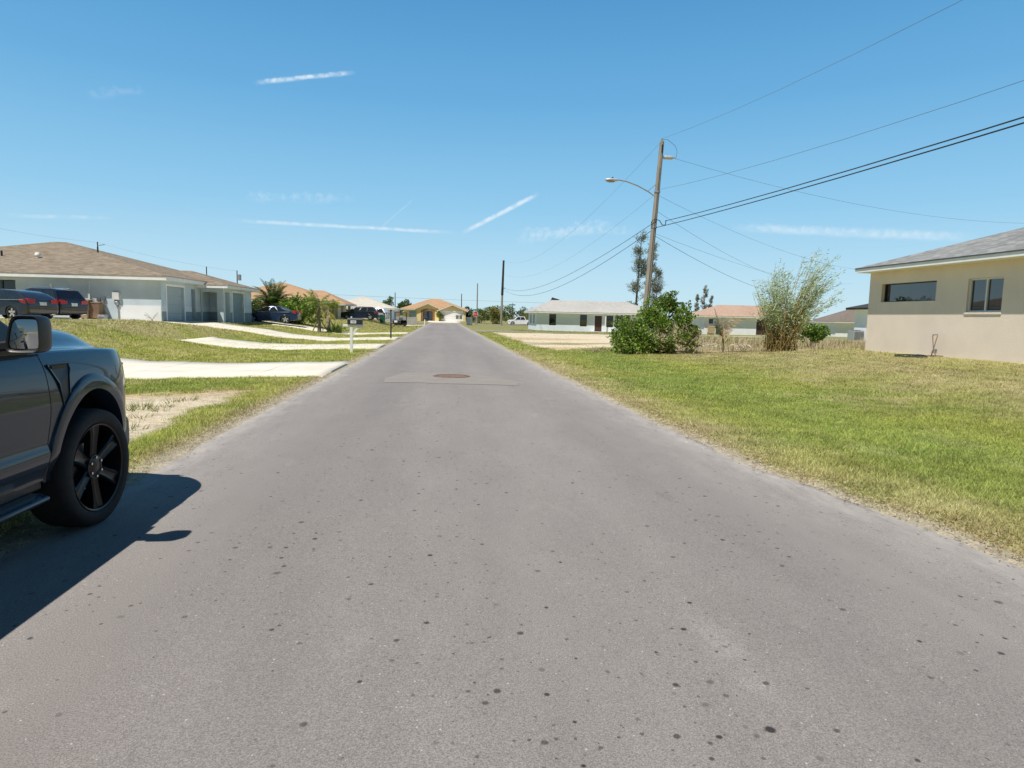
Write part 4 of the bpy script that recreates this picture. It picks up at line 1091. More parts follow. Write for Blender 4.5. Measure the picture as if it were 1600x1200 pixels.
# cab: pillars and roof, then glass
def Wc(z): return .95-.37*(z-1.27)-.10*max(0, z-1.75)
def cab(outl, inset=.05):
    """outline (y,z) swept across with rounded roof edges"""
    mb = MB(); cy = sum(p[0] for p in outl)/len(outl); cz = sum(p[1] for p in outl)/len(outl)
    rows = []
    for tt, ins in ((-1, .055), (-.985, .028), (-.95, .010), (-.86, 0), (0, -.012), (.86, 0), (.95, .010), (.985, .028), (1, .055)):
        row = []
        for y, z in outl:
            d = Vector((cy-y, cz-z)); d.normalize()
            yy, zz = y+d.x*ins*.6, z+d.y*ins if z > 1.4 else z
            row.append((tt*Wc(zz), yy, zz))
        rows.append(row+[row[0]])
    mb.grid(rows)
    for r, k in ((rows[0], 1), (rows[-1], -1)): mb.poly(r[:-1][::k])
    return mb
out = [(-.45, 1.26), (-.60, 1.39), (-1.18, 1.875), (-1.40, 1.935), (-1.9, 1.955), (-2.5, 1.95), (-2.85, 1.915), (-2.98, 1.80), (-3.08, 1.28)]
cab(out).build('cab', PAINT, tr, local=True, smooth=35)
def gpanel(name, pts, s, off=.006, mat=DGLASS, parent=tr):
    mb = MB(); mb.poly([(s*(Wc(z)+off), y, z) for y, z in pts][::s]); return mb.build(name, mat, parent, local=True)
for s in (1, -1):
    gpanel('side_window', [(-1.0, 1.30), (-1.0, 1.665), (-1.26, 1.845), (-1.80, 1.86), (-1.80, 1.30)], s)
    gpanel('side_window', [(-1.90, 1.30), (-1.90, 1.84), (-2.62, 1.83), (-2.78, 1.74), (-2.82, 1.30)], s)
    gpanel('quarter_window', [(-.585, 1.305), (-.66, 1.39), (-.97, 1.645), (-.97, 1.305)], s, .007, SATB)
    # belt moulding
    mb = MB(); mb.bar((s*(Wc(1.275)+.012), -.62, 1.282), (s*(Wc(1.285)+.012), -2.98, 1.292), .02, .03); mb.build('belt_trim', GLOSSB, tr, local=True)
mb = MB(); mb.poly([(-.82, -.565, 1.385), (.82, -.565, 1.385), (.68, -1.15, 1.868), (-.68, -1.15, 1.868)]); mb.build('windscreen', DGLASS, tr, local=True)
mb = MB(); mb.poly([(-.72, -3.075, 1.36), (.72, -3.075, 1.36), (.64, -3.01, 1.76), (-.64, -3.01, 1.76)]); mb.build('rear_window', DGLASS, tr, local=True)
# doors: panels standing a little proud, with the dark shut line around them
for s in (1, -1):
    for y0, y1 in ((-1.62, -.505), (-2.86, -1.66)):
        zt = lambda y: topz(y)-.004
        lo = lambda y: .545
        ys = list(np.linspace(y0, y1, 26)); rows = side(s, ys, 24, .007, lo, zt)
        mb = MB()
        if y1 > -.6:     # the leading lower corner of the front door is cut back by the wheel arch
            for i, y in enumerate(ys):
                k = float(sst(y, -.64, -.505))
                for j in range(len(rows[i])):
                    x, yy, z = rows[i][j]; yy -= .055*k*float(sst(z, .95, .55)); rows[i][j] = (s*(W(yy, z)+.007), yy, z)
        mb.grid(rows)
        edge = rows[0]+[r[-1] for r in rows]+rows[-1][::-1]+[r[0] for r in rows][::-1]
        mb.grid([edge, [(x-s*.012, y, z) for x, y, z in edge]])
        d = mb.build('door', PAINT, tr, local=True, smooth=30)
        g = MB()
        for path in (rows[0], rows[-1], [r[0] for r in rows]):
            g.tube([(x-s*.0055, y+(.006 if path is rows[-1] else -.006 if path is rows[0] else 0), z-(.006 if path is not rows[0] and path is not rows[-1] else 0)) for x, y, z in path], .0065, 6)
        g.build('shut_line', DARK, d, local=True)
        h = MB(); hy = y0+.17; hx = s*(W(hy, 1.08)+.04)
        h.bar((hx, hy-.09, 1.085), (hx, hy+.11, 1.085), .022, .034); h.box(min(hx, hx-s*.04), max(hx, hx-s*.04), hy-.09, hy-.06, 1.07, 1.10); h.box(min(hx, hx-s*.04), max(hx, hx-s*.04), hy+.08, hy+.11, 1.07, 1.10)
        h.build('handle', PAINT, d, local=True, bevel=.006)
# wheel arches: lips that stand out from the wings
for s in (1, -1):
    for ax in AX:
        rows = []
        for a in np.linspace(R(2), R(178), 49):
            row = []
            for rr, o in ((RA-.045, -.14), (RA-.043, .006), (RA-.038, .017), (RA+.01, .020), (RA+.055, .019), (RA+.068, .013), (RA+.076, -.006)):
                y = ax+rr*EY*math.cos(a); z = .42+rr*EZ*math.sin(a)
                row.append((s*(W(min(y, .86), max(z, .46))+o), y, z))
            rows.append(row)
        MB().grid(rows).build('wheel_arch', PAINT, tr, local=True, smooth=38)
        mb = MB(); mb.lathe([(0, s*.45), (RA-.03, s*.45), (RA-.03, s*.955)], (0, 0, 0), 'x', 40, 0, math.pi)
        mb.v = [(x, ax+y*EY, .42+z*EZ) for x, y, z in mb.v]
        mb.box(min(s*.45, s*.47), max(s*.45, s*.47), ax-.45, ax+.45, .2, .5)
        mb.build('arch_liner', DARK, tr, local=True)
    # louvre behind the wheel arch
    mb = MB()
    pts = [(-.455, 1.185), (-.235, 1.185), (-.240, 1.145), (-.262, 1.11), (-.300, .90), (-.345, .85), (-.385, 1.06)]
    mb.poly([(s*(W(y, z)+.006), y, z) for y, z in pts][::s]); v_ = mb.build('wing_vent', SATB, tr, local=True)
    mb = MB(); mb.tube([(s*(W(y, z)+.008), y, z) for y, z in pts+pts[:1]], .006, 6); mb.build('vent_rim', PAINT, v_, local=True, smooth=60)
    mb = MB(); mb.bar((s*(W(-.31, 1.165)+.01), -.43, 1.168), (s*(W(-.31, 1.165)+.01), -.275, 1.168), .006, .018); mb.build('vent_badge', GLOSSB, v_, local=True)
    # running board
    mb = MB(); mb.add([(s*x, y, z) for y in (-3.10, -.64) for x, z in ((.80, .345), (1.00, .335), (1.05, .36), (1.05, .385), (1.0, .405), (.80, .405))],
                      [(0,1,2,3,4,5), (11,10,9,8,7,6)]+[(i, (i+1) % 6, 6+(i+1) % 6, 6+i) for i in range(6)])
    mb.build('running_board', PAINT, tr, local=True, bevel=.012)
    mb = MB()
    for y in (-.85, -1.8, -2.75): mb.bar((s*.6, y, .45), (s*.98, y, .36), .06, .03)
    mb.build('step_bracket', SATB, tr, local=True)
    # rocker below the doors
    mb = MB(); mb.box(min(s*.88, s*.935), max(s*.88, s*.935), -3.12, -.53, .40, .545); mb.build('sill', SATB, tr, local=True, bevel=.012)
    # lamps
    mb = MB(); rows = []
    for y in np.linspace(.62, .86, 8):
        rows.append([(s*(W(y, z)+.004), y, z) for z in np.linspace(.90+.1*(.9-y), 1.13-.05*(.9-y), 5)])
    rows += [[(s*(W(.86, z)-d_), .86+e_, z) for z in np.linspace(.90, 1.13, 5)] for d_, e_ in ((.03, .022), (.15, .045), (.30, .07))]
    mb.grid(rows); hl = mb.build('headlight', LAMPG, tr, local=True, smooth=50)
    mb = MB(); mb.tube([(r[0][0], r[0][1], r[0][2]) for r in rows], .006, 6); mb.tube([(r[-1][0], r[-1][1], r[-1][2]) for r in rows], .006, 6); mb.build('headlight_rim', GLOSSB, hl, local=True)
    mb = MB(); mb.grid([[(s*(W(y, z)+.007), y, z) for z in np.linspace(.98, 1.34, 4)] for y in (YR-.006, YR+.05, YR+.13)]); mb.grid([[(s*(W(YR, z)+.007), YR-.006, z), (s*(W(YR, z)-.14), YR-.012, z)] for z in np.linspace(.98, 1.34, 4)]); mb.build('tail_light', REDL, tr, local=True)
# grille, bumpers, bed
mb = MB(); mb.grid([[(x, YF+.075+.06*(1-(x/.7)**2), z) for x in np.linspace(-.66, .66, 9)] for z in (.78, 1.12)])
for z in (.84, .90, .96, 1.02, 1.08):
    mb.bar((-.62, YF+.12, z), (0, YF+.155, z), .02, .022); mb.bar((0, YF+.155, z), (.62, YF+.12, z), .02, .022)
mb.build('grille', SATB, tr, local=True)
def bumper(y, sgn, z0, z1, wd=.985):
    rows = []
    for x in np.linspace(-1, 1, 21):
        yy = y+sgn*(.30*(1-abs(x)**2.6)); w_ = wd
        rows.append([(x*w_*.97, yy-sgn*.20, z0), (x*w_, yy-.02*sgn, z0), (x*w_*1.003, yy, z0+.04), (x*w_*1.003, yy, z1-.04), (x*w_, yy-.02*sgn, z1), (x*w_*.97, yy-sgn*.20, z1)])
    mb = MB().grid(rows); mb.poly(rows[0]); mb.poly(rows[-1][::-1]); return mb
bumper(.66, 1, .44, .68, .915).build('front_bumper', plain('bumper_grey', (.20, .21, .22), .35, .5), tr, local=True, smooth=45)
bumper(-4.85, -1, .50, .70).build('rear_bumper', GLOSSB, tr, local=True, smooth=45)
mb = MB(); mb.poly([(-.8, -4.9, .95), (.8, -4.9, .95), (.8, -3.15, .95), (-.8, -3.15, .95)])
for a, b in (((-.84, -3.12), (-.84, -4.93)), ((.84, -3.12), (.84, -4.93)), ((-.84, -3.12), (.84, -3.12)), ((-.84, -4.93), (.84, -4.93))):
    mb.poly([(a[0], a[1], .94), (b[0], b[1], .94), (b[0], b[1], 1.415), (a[0], a[1], 1.415)])
mb.build('load_bed', SATB, tr, local=True)
for x in (-.88, .88): MB().box(x-.05, x+.05, -4.95, -3.10, 1.412, 1.43).build('bed_rail', SATB, tr, local=True)
mb = MB(); mb.box(-.55, .55, -4.6, .6, .36, .46); mb.box(-.62, -.45, -4.7, .7, .30, .42); mb.box(.45, .62, -4.7, .7, .30, .42); mb.bar((-.75, 0, .40), (.75, 0, .40), .12); mb.bar((-.75, -3.69, .40), (.75, -3.69, .40), .14); mb.build('chassis', DARK, tr, local=True)
# mirrors
for s in (1, -1):
    # casing: a rounded box, open face to the rear
    mb = MB(); rows = []
    prof = [(-.92, .0), (-.915, 1.0), (-.86, 1.0), (-.82, .93), (-.79, .72), (-.778, .35)]
    def ring(y, k, inx=0.0):
        c_ = (1.125, 1.398); pts = []
        for a in np.linspace(0, 2*math.pi, 29)[:-1]:
            ca, sa = math.cos(a), math.sin(a); e = .38
            x = c_[0]+.086*k*math.copysign(abs(ca)**e, ca); z = c_[1]+.108*k*math.copysign(abs(sa)**e, sa)
            if ca < 0: x += .045*((1.52-z)/.22-.5)*-1*k*1.1
            pts.append((s*x, y, z))
        return pts+pts[:1]
    rows = [ring(-.91, .80), ring(-.935, .88), ring(-.94, .95), ring(-.925, 1.0), ring(-.86, 1.0), ring(-.82, .95), ring(-.79, .78), ring(-.775, .45)]
    mb.grid(rows); mb.poly(ring(-.775, .45)[:-1]); mi = mb.build('wing_mirror', SATB, tr, local=True, smooth=45)
    # convex glass, turned outwards
    pts = ring(-.918, .77)[:-1]; g = MB(); rows_ = []
    for k in np.linspace(1, .0, 7):
        row = []
        for x, y, z in pts:
            xx = 1.125*s+(x-1.125*s)*k; zz = 1.398+(z-1.398)*k
            r2 = (xx-1.125*s)**2+(zz-1.398)**2
            row.append((xx, -.914-.0-(.0095-r2)/(2*.75)*1.0+.26*(s*xx-1.125), zz))
        rows_.append(row+row[:1])
    g.grid(rows_); g.build('mirror_glass', MIRROR, mi, local=True, smooth=0)
    a = MB(); a.add([(s*x, y, z) for x, y, z in ((.90,-.78,1.285),(.90,-.93,1.285),(1.10,-.92,1.315),(1.10,-.82,1.315),(.90,-.78,1.345),(.90,-.93,1.345),(1.10,-.92,1.37),(1.10,-.82,1.37))],
                    [(0,1,2,3),(7,6,5,4),(0,4,5,1),(1,5,6,2),(2,6,7,3),(3,7,4,0)]); a.build('mirror_arm', SATB, mi, local=True, bevel=.012)
# wheels
def make_wheel(name, side_s, steer, parent, y, x=.885):
    w_ = bpy.data.objects.new(name, None); COL.objects.link(w_); w_.parent = parent; w_.location = (side_s*x, y, .42); w_.rotation_euler = (0, 0, steer + (0 if side_s > 0 else math.pi))
    # tyre: outer face at local +x
    prof = [(.312, -.13), (.335, -.14), (.385, -.142), (.408, -.128), (.419, -.09), (.421, 0), (.419, .09), (.408, .128), (.385, .142), (.352, .144), (.328, .138), (.316, .125)]
    MB().lathe(prof, axis='x', n=64).build('tyre', RUB, w_, local=True, smooth=50)
    rm = MB().lathe([(.317, -.12), (.317, .125), (.310, .133), (.300, .128), (.294, .10), (.288, -.10), (.10, -.11)], axis='x', n=56).build('rim', GLOSSB, w_, local=True, smooth=40)
    for k in range(6):
        a = k*math.pi/3+math.pi/2
        mb = MB()
        for da in (-.0, ):
            rows = []
            for rr, hw, xx in ((.05, .040, .098), (.10, .038, .100), (.17, .040, .108), (.25, .050, .117), (.300, .062, .119)):
                rows.append([(xx-.05, -hw*1.15, rr), (xx-.008, -hw, rr), (xx, -hw*.72, rr), (xx-.012, -hw*.25, rr), (xx-.012, hw*.25, rr), (xx, hw*.72, rr), (xx-.008, hw, rr), (xx-.05, hw*1.15, rr)])
            mb.grid(rows)
        mb.xf(Matrix.Rotation(a-math.pi/2, 4, 'X')).build('spoke', GLOSSB, rm, local=True, smooth=35)
    mb = MB().lathe([(0, .112), (.045, .112), (.055, .106), (.085, .102), (.09, .08)], axis='x', n=28); mb.build('hub_cap', GLOSSB, rm, local=True, smooth=40)
    for k in range(6):
        a = k*math.pi/3+math.pi/6
        mb = MB().lathe([(0, .118), (.0085, .117), (.010, .100)], (0, .068*math.cos(a), .068*math.sin(a)), 'x', 10); mb.build('lug_nut', CHROME, rm, local=True, smooth=40)
    mb = MB().lathe([(0, .02), (.17, .02), (.17, -.01), (0, -.01)], axis='x', n=28); mb.build('brake_disc', GALV, w_, local=True)
    return w_
make_wheel('wheel', 1, R(-2), tr, 0.0); make_wheel('wheel', -1, R(-2), tr, 0.0)
make_wheel('wheel', 1, 0, tr, -3.69); make_wheel('wheel', -1, 0, tr, -3.69)
# ------------------------------------------------------- parked cars (small)
CARDK = plain('black_car_paint', (.012, .012, .018), .3, .3, coat=1); CARGR = plain('dark_grey_car_paint', (.03, .032, .036), .3, .4, coat=1)
CARBL = plain('blue_car_paint', (.012, .028, .075), .3, .3, coat=1); CARWH = plain('white_car_paint', (.75, .76, .78), .35, coat=1)
ALLOY = plain('silver_alloy', (.62, .62, .63), .35, .6); PLATE = plain('number_plate', (.72, .72, .70), .5)
CGLASS = glassmat('car_glass', (.02, .026, .03), .03, 1.6)
def car(name, label, loc, rz, L, Wd, Hh, body, roofline, wr=.34, rail=None, bed=None, group=None, ax=None):
    """nose at +y. body: side outline top (y,z) from nose to tail; roofline: glasshouse outline"""
    c = thing(name, label, 'car' if not bed else 'pickup truck', loc, rz, group)
    hw = Wd/2; f = L/2; a1, a2 = ax or (f-.92, -f+.95); ra = wr+.06
    bot = []
    for a in (a2, a1):
        bot += [(a-ra*math.cos(t), max(.22, wr+ra*math.sin(t))) for t in np.linspace(-.35, math.pi+.35, 13)]
    outline = [(f-.06, .25)]+body+[(-f+.05, .30)]+bot
    cz = .6
    def wid(y, z):
        e = (y/f); w = hw*(1-.10*max(0, abs(e)-.55)**2/.2)
        if z > .75: w -= .16*(z-.75)
        if z < .5: w -= .10*(.5-z)
        return w
    rows = []
    for tt, ins in ((-1, .05), (-.985, .022), (-.95, .006), (-.8, 0), (0, -.015), (.8, 0), (.95, .006), (.985, .022), (1, .05)):
        row = []
        for y, z in outline:
            zz = z-ins*(1 if z > .62 else 0); yy = y*(1-ins*.35)
            row.append((tt*wid(y, z), yy, zz))
        rows.append(row+[row[0]])
    mb = MB().grid(rows)
    for r, k in ((rows[0], 1), (rows[-1], -1)): mb.poly(r[:-1][::k])
    mb.build('body', CARPAINT[name], c, local=True, smooth=40)
    zb = min(z for y, z in roofline); zt = max(z for y, z in roofline)
    wc = lambda z: wid(0, zb)-.03-(z-zb)*.38
    rows = []
    for tt, ins in ((-1, .05), (-.97, .015), (-.85, 0), (0, -.012), (.85, 0), (.97, .015), (1, .05)):
        rows.append([(tt*wc(z-(ins if z > zb+.3 else 0)), y, z-(ins if z > zb+.3 else 0)) for y, z in roofline]); rows[-1].append(rows[-1][0])
    mb = MB().grid(rows)
    for r, k in ((rows[0], 1), (rows[-1], -1)): mb.poly(r[:-1][::k])
    mb.build('cab', CARPAINT[name], c, local=True, smooth=40)
    # windows: side glass in two or three lights, front and rear screens
    top = sorted([p for p in roofline if p[1] > zt-.12]); fr = max(roofline); rr = min(roofline)
    def edge(side, z):      # y of the pillar at height z
        pts = [p for p in roofline]; k = max(range(len(pts)), key=lambda i: pts[i][1])
        seg = pts[:k+1] if side > 0 else pts[k:][::-1]
        zs = [p[1] for p in seg]; ys = [p[0] for p in seg]
        return float(np.interp(z, zs, ys))
    z0, z1 = zb+.05, zt-.10
    for s in (1, -1):
        ya0, ya1 = edge(1, z0)-.18, edge(1, z1)-.10; yb0, yb1 = edge(-1, z0)+.16, edge(-1, z1)+.14
        n = 2 if bed else 3
        for k in range(n):
            p0 = ya0+(yb0-ya0)*(k/n)-(.03 if k else 0); p1 = ya1+(yb1-ya1)*(k/n)-(.03 if k else 0)
            q0 = ya0+(yb0-ya0)*((k+1)/n)+(.03 if k < n-1 else 0); q1 = ya1+(yb1-ya1)*((k+1)/n)+(.03 if k < n-1 else 0)
            mb = MB(); mb.poly([(s*(wc(z0)+.008), p0, z0), (s*(wc(z1)+.008), p1, z1), (s*(wc(z1)+.008), q1, z1), (s*(wc(z0)+.008), q0, z0)]); mb.build('side_window', CGLASS, c, local=True)
        mb = MB(); mb.bar((s*(wc(zb+.02)+.02), edge(1, z0)-.1, zb+.025), (s*(wc(zb+.02)+.02), edge(-1, z0)+.1, zb+.025), .015, .025); mb.build('window_trim', CHROME if not bed else SATB, c, local=True)
        if rail: mb = MB(); mb.tube([(s*(wc(zt)+.0), edge(1, zt-.05)-.25, zt+.0), (s*(wc(zt)), edge(1, zt-.02)-.4, zt+.04), (s*wc(zt), edge(-1, zt-.05)+.35, zt+.03), (s*wc(zt), edge(-1, zt-.05)+.2, zt-.02)], .022, 6); mb.build('roof_rail', CHROME, c, local=True)
        # lamps
        yt = -f+.06
        mb = MB(); mb.grid([[(s*(wid(-f, .9)*.50), yt-.06, z) for z in (.80, 1.0)], [(s*(wid(-f, .9)*.94), yt-.05, z) for z in (.76, 1.05)], [(s*(wid(-f, .9)+.012), yt+.10, z) for z in (.78, 1.05)], [(s*(wid(-f+.3, .9)+.012), yt+.40, z) for z in (.90, 1.0)]]); mb.build('tail_light', REDL, c, local=True)
        mb = MB(); mb.grid([[(s*(wid(f, .7)*.5), f-.03, z) for z in (.62, .74)], [(s*(wid(f, .7)*.92), f-.07, z) for z in (.62, .76)], [(s*(wid(f, .7)+.012), f-.22, z) for z in (.68, .80)], [(s*(wid(f-.3, .7)+.012), f-.42, z) for z in (.74, .81)]]); mb.build('headlight', LAMPG, c, local=True)
        mb = MB(); my = edge(1, z0)-.30; mb.ball((s*(hw+.06), my, zb+.09), .10, .06, .07); mb.build('wing_mirror', CARPAINT[name], c, local=True, smooth=60)
        for a in (a1, a2):
            w_ = bpy.data.objects.new('wheel', None); COL.objects.link(w_); w_.parent = c; w_.location = (s*(hw-.12), a, wr); w_.rotation_euler = (0, 0, 0 if s > 0 else math.pi)
            MB().lathe([(wr*.66, -.1), (wr*.95, -.11), (wr, -.08), (wr, .08), (wr*.95, .11), (wr*.70, .11), (wr*.66, .09)], axis='x', n=28).build('tyre', RUB, w_, local=True, smooth=40)
            rb = MB().lathe([(wr*.68, .09), (wr*.66, .02), (0, .0)], axis='x', n=28)
            rm = rb.build('rim', SATB if not bed else ALLOY, w_, local=True, smooth=40)
            for k in range(5):
                mb = MB(); mb.add([(x, y_, z_) for x in (.04, .085) for y_, z_ in ((-.035, .03), (.035, .03), (.055, wr*.68), (-.055, wr*.68))], [(0,1,2,3), (7,6,5,4), (0,4,5,1), (1,5,6,2), (2,6,7,3), (3,7,4,0)])
                mb.xf(Matrix.Rotation(k*2*math.pi/5, 4, 'X')).build('spoke', ALLOY, rm, local=True)
    zf, yf = zb+.06, edge(1, zb+.06)
    def screen(side, nm):
        za, zc = zb+.05, zt-.07; ya, yc = edge(side, za)+side*.012, edge(side, zc)+side*.012
        mb = MB(); mb.poly([(-wc(za)*.86, ya, za), (wc(za)*.86, ya, za), (wc(zc)*.86, yc, zc), (-wc(zc)*.86, yc, zc)]); mb.build(nm, CGLASS, c, local=True)
    screen(1, 'windscreen'); screen(-1, 'rear_window')
    mb = MB(); mb.box(-.17, .17, -f-.012, -f+.02, .72 if not bed else .55, .88 if not bed else .70); mb.build('number_plate', PLATE, c, local=True)
    mb = MB(); mb.box(-hw*.8, hw*.8, -f+.02, -f+.2, .30, .42); mb.build('rear_bumper', SATB, c, local=True)
    if bed:
        mb = MB(); mb.poly([(-hw+.12, -f+.12, bed+.012), (hw-.12, -f+.12, bed+.012), (hw-.12, rr[0]-.06, bed+.012), (-hw+.12, rr[0]-.06, bed+.012)]); mb.build('load_bed', SATB, c, local=True)
    return c
CARPAINT = {'parked_suv': CARDK, 'parked_hatchback': CARGR, 'parked_sedan': CARBL, 'parked_wagon': CARDK, 'parked_van': CARWH, 'parked_pickup': CARWH}
def suv_body(L): f = L/2; return [(f, .45), (f-.02, .70), (f-.12, .86), (f-.95, .98), (f-1.15, 1.02), (-f+.25, 1.06), (-f+.06, 1.02), (-f, .80), (-f, .45)]
def suv_roof(L): f = L/2; return [(f-1.05, 1.0), (f-1.75, 1.50), (f-2.0, 1.60), (0, 1.66), (-f+.75, 1.63), (-f+.45, 1.55), (-f+.12, 1.04)]
def sed_body(L): f = L/2; return [(f, .40), (f-.02, .60), (f-.14, .74), (f-1.05, .88), (f-1.25, .91), (-f+.65, .98), (-f+.10, .98), (-f+.02, .90), (-f, .45)]
def sed_roof(L): f = L/2; return [(f-1.15, .90), (f-1.95, 1.34), (f-2.3, 1.41), (-.25, 1.43), (-f+1.35, 1.35), (-f+.55, .99)]
def hat_roof(L): f = L/2; return [(f-1.1, .95), (f-1.85, 1.40), (f-2.2, 1.48), (-.2, 1.50), (-f+.95, 1.42), (-f+.55, 1.30), (-f+.08, 1.0)]
def hat_body(L): f = L/2; return [(f, .42), (f-.02, .64), (f-.14, .80), (f-1.0, .93), (f-1.2, .96), (-f+.25, 1.02), (-f+.05, .98), (-f, .78), (-f, .42)]
HEAD = R(90-22)           # the two by the house point away to the left
def place(x, y): return (x, y, hz(x, y)+.05)
car('parked_suv', 'black parked suv with silver roof rails, nearest the duplex wall', place(-21.85, 37.7), HEAD, 4.6, 1.84, 1.68, suv_body(4.6), suv_roof(4.6), rail=True)
car('parked_hatchback', 'dark grey hatchback parked left of the black suv, right behind the pickup mirror', place(-21.9, 35.2), HEAD, 4.4, 1.80, 1.5, hat_body(4.4), hat_roof(4.4))
car('parked_sedan', 'dark blue sedan with silver wheels parked nose-in beside the second garage', (-14.0, 54.3, hz(-14.0, 54.3)+.04), R(90), 4.45, 1.82, 1.43, sed_body(4.45), sed_roof(4.45), wr=.345)
car('parked_wagon', 'black estate car parked before the house with pale pyramid roof', (-10.6, 82.5, hz(-10.6, 82.5)), R(90), 4.7, 1.85, 1.62, suv_body(4.7), suv_roof(4.7), rail=False)
car('parked_van', 'white vehicle parked just behind the black estate car, mostly hidden', (-9.7, 86.5, hz(-9.7, 86.5)), R(80), 4.7, 1.9, 1.8, suv_body(4.7), suv_roof(4.7))
pf = 2.85
car('parked_pickup', 'white pickup truck parked beside the thicket, nose to the left', (16.2, 136, hz(16.2, 136)), R(90), 5.7, 2.0, 1.85,
    [(pf, .50), (pf-.02, .85), (pf-.12, 1.05), (pf-1.2, 1.14), (-pf+.06, 1.16), (-pf, 1.10), (-pf, .50)],
    [(pf-1.3, 1.12), (pf-1.95, 1.70), (pf-2.2, 1.80), (pf-3.0, 1.82), (pf-3.6, 1.78), (pf-3.85, 1.15)], wr=.40, bed=1.165, ax=(1.85, -1.75))

# --------------------------------------------------------------- mailboxes
def letterbox(mb, c, L, w, h):
    """round-topped box, long axis x, c = middle of its floor"""
    ring = [(-w/2, 0), (-w/2, h*.55)]+[(-w/2*math.cos(a), h*.55+h*.45*math.sin(a)) for a in np.linspace(.25, math.pi-.25, 9)]+[(w/2, h*.55), (w/2, 0)]
    A = [(c[0]-L/2, c[1]+y, c[2]+z) for y, z in ring]; B = [(c[0]+L/2, c[1]+y, c[2]+z) for y, z in ring]; n = len(ring)
    return mb.add(A+B, [tuple(range(n))[::-1], tuple(range(n, 2*n))]+[(i, (i+1) % n, n+(i+1) % n, n+i) for i in range(n)])
def text_mesh(txt, name, size, mat, parent, loc, rot, ext=.001):
    cu_ = bpy.data.curves.new(name, 'FONT'); cu_.body = txt; cu_.size = size; cu_.extrude = ext; cu_.align_x = 'CENTER'; cu_.align_y = 'CENTER'
    tmp = bpy.data.objects.new(name+'_tmp', cu_); COL.objects.link(tmp)
    dg = bpy.context.evaluated_depsgraph_get(); me = bpy.data.meshes.new_from_object(tmp.evaluated_get(dg)); me.name = name
    bpy.data.objects.remove(tmp)
    o = bpy.data.objects.new(name, me); COL.objects.link(o); me.materials.clear(); me.materials.append(mat)
    o.parent = parent; o.location = Vector(loc)-root_of(parent).location if parent else loc; o.rotation_euler = rot
    return o
WPOST = plain('white_vinyl', (.82, .82, .80), .45, var=.04); MBK = plain('black_mailbox', (.02, .022, .024), .4, coat=.3)
INK = plain('dark_ink', (.02, .02, .022), .6); REDP = plain('red_flag', (.5, .03, .03), .4)
mx_, my_ = -3.74, 26.6; z0 = hz(mx_, my_)
m1 = thing('mailbox', 'black mailbox with white number plate on a white bracketed post', 'mailbox', (mx_, my_, z0))
mb = MB(); mb.box(mx_-.055, mx_+.055, my_-.055, my_+.055, z0-.1, z0+1.03); mb.build('post', WPOST, m1, bevel=.006)
mb = MB(); mb.box(mx_-.33, mx_+.47, my_-.05, my_+.05, 1.032, 1.125); mb.build('cross_arm', WPOST, m1, bevel=.006)
mb = MB(); P0, P1 = (mx_+.05, .70), (mx_+.42, 1.03)
pts_ = [(mx_+.056, .62), (mx_+.13, .80), (mx_+.26, .95), (mx_+.44, 1.03), (mx_+.25, 1.03), (mx_+.12, .92), (mx_+.056, .78)]
mb.add([(x, my_+e, z) for e in (-.04, .04) for x, z in pts_], [tuple(range(7)), tuple(range(7, 14))[::-1]]+[(i, (i+1) % 7, 7+(i+1) % 7, 7+i) for i in range(7)]); mb.build('bracket', WPOST, m1)
bx = letterbox(MB(), (mx_+.14, my_, 1.127), .58, .20, .27).build('box', MBK, m1, smooth=35)
mb = MB(); letterbox(mb, (mx_+.44, my_, 1.125), .02, .215, .285); mb.build('box_door', MBK, bx, smooth=35)
mb = MB(); mb.box(mx_-.02, mx_+.20, my_-.108, my_-.1015, 1.17, 1.285); pl_ = mb.build('number_plate', plain('white_plate', (.8, .8, .8), .5), bx)
text_mesh('430', 'number', .11, INK, pl_, (mx_+.09, my_-.110, 1.227), (R(90), 0, 0))
mb = MB(); mb.box(mx_-.03, mx_+.03, my_-.03, my_+.03, 1.39, 1.44); mb.build('finial', WPOST, bx)
# second mailbox further along, on a tall dark post
mx_, my_ = -3.42, 42.0; z0 = hz(mx_, my_)
m2 = thing('mailbox', 'black mailbox with a white label hung on a tall thin dark post', 'mailbox', (mx_, my_, z0))
mb = MB(); mb.tube([(mx_, my_, z0-.1), (mx_, my_, 1.78)], .05, 8); mb.build('post', plain('dark_wood', (.06, .05, .04), .8), m2, smooth=40)
bx = letterbox(MB(), (mx_+.36, my_, 1.0), .5, .18, .24).build('box', MBK, m2, smooth=35)
mb = MB(); mb.box(mx_+.22, mx_+.42, my_-.1, my_-.092, 1.06, 1.18); mb.build('label_plate', plain('white_plate_two', (.8, .8, .8), .5), bx)
mb = MB(); mb.bar((mx_+.05, my_, .97), (mx_+.55, my_, .97), .05); mb.bar((mx_+.03, my_, .70), (mx_+.36, my_, .95), .04); mb.build('bracket', SATB, m2)
mb = MB(); mb.lathe([(0, .1), (.07, .07), (.06, 0)], (mx_, my_, 1.78), n=10); mb.build('post_cap', SATB, m2, smooth=40)
mx_, my_ = -3.25, 108; z0 = hz(mx_, my_)
m3 = thing('mailbox', 'tiny dark mailbox on a white post near the yellow house', 'mailbox', (mx_, my_, z0))
MB().box(mx_-.1, mx_+.1, my_-.1, my_+.1, z0-.1, .95).build('post', WPOST, m3); letterbox(MB(), (mx_+.1, my_, .96), .7, .3, .32).build('box', MBK, m3, smooth=35)

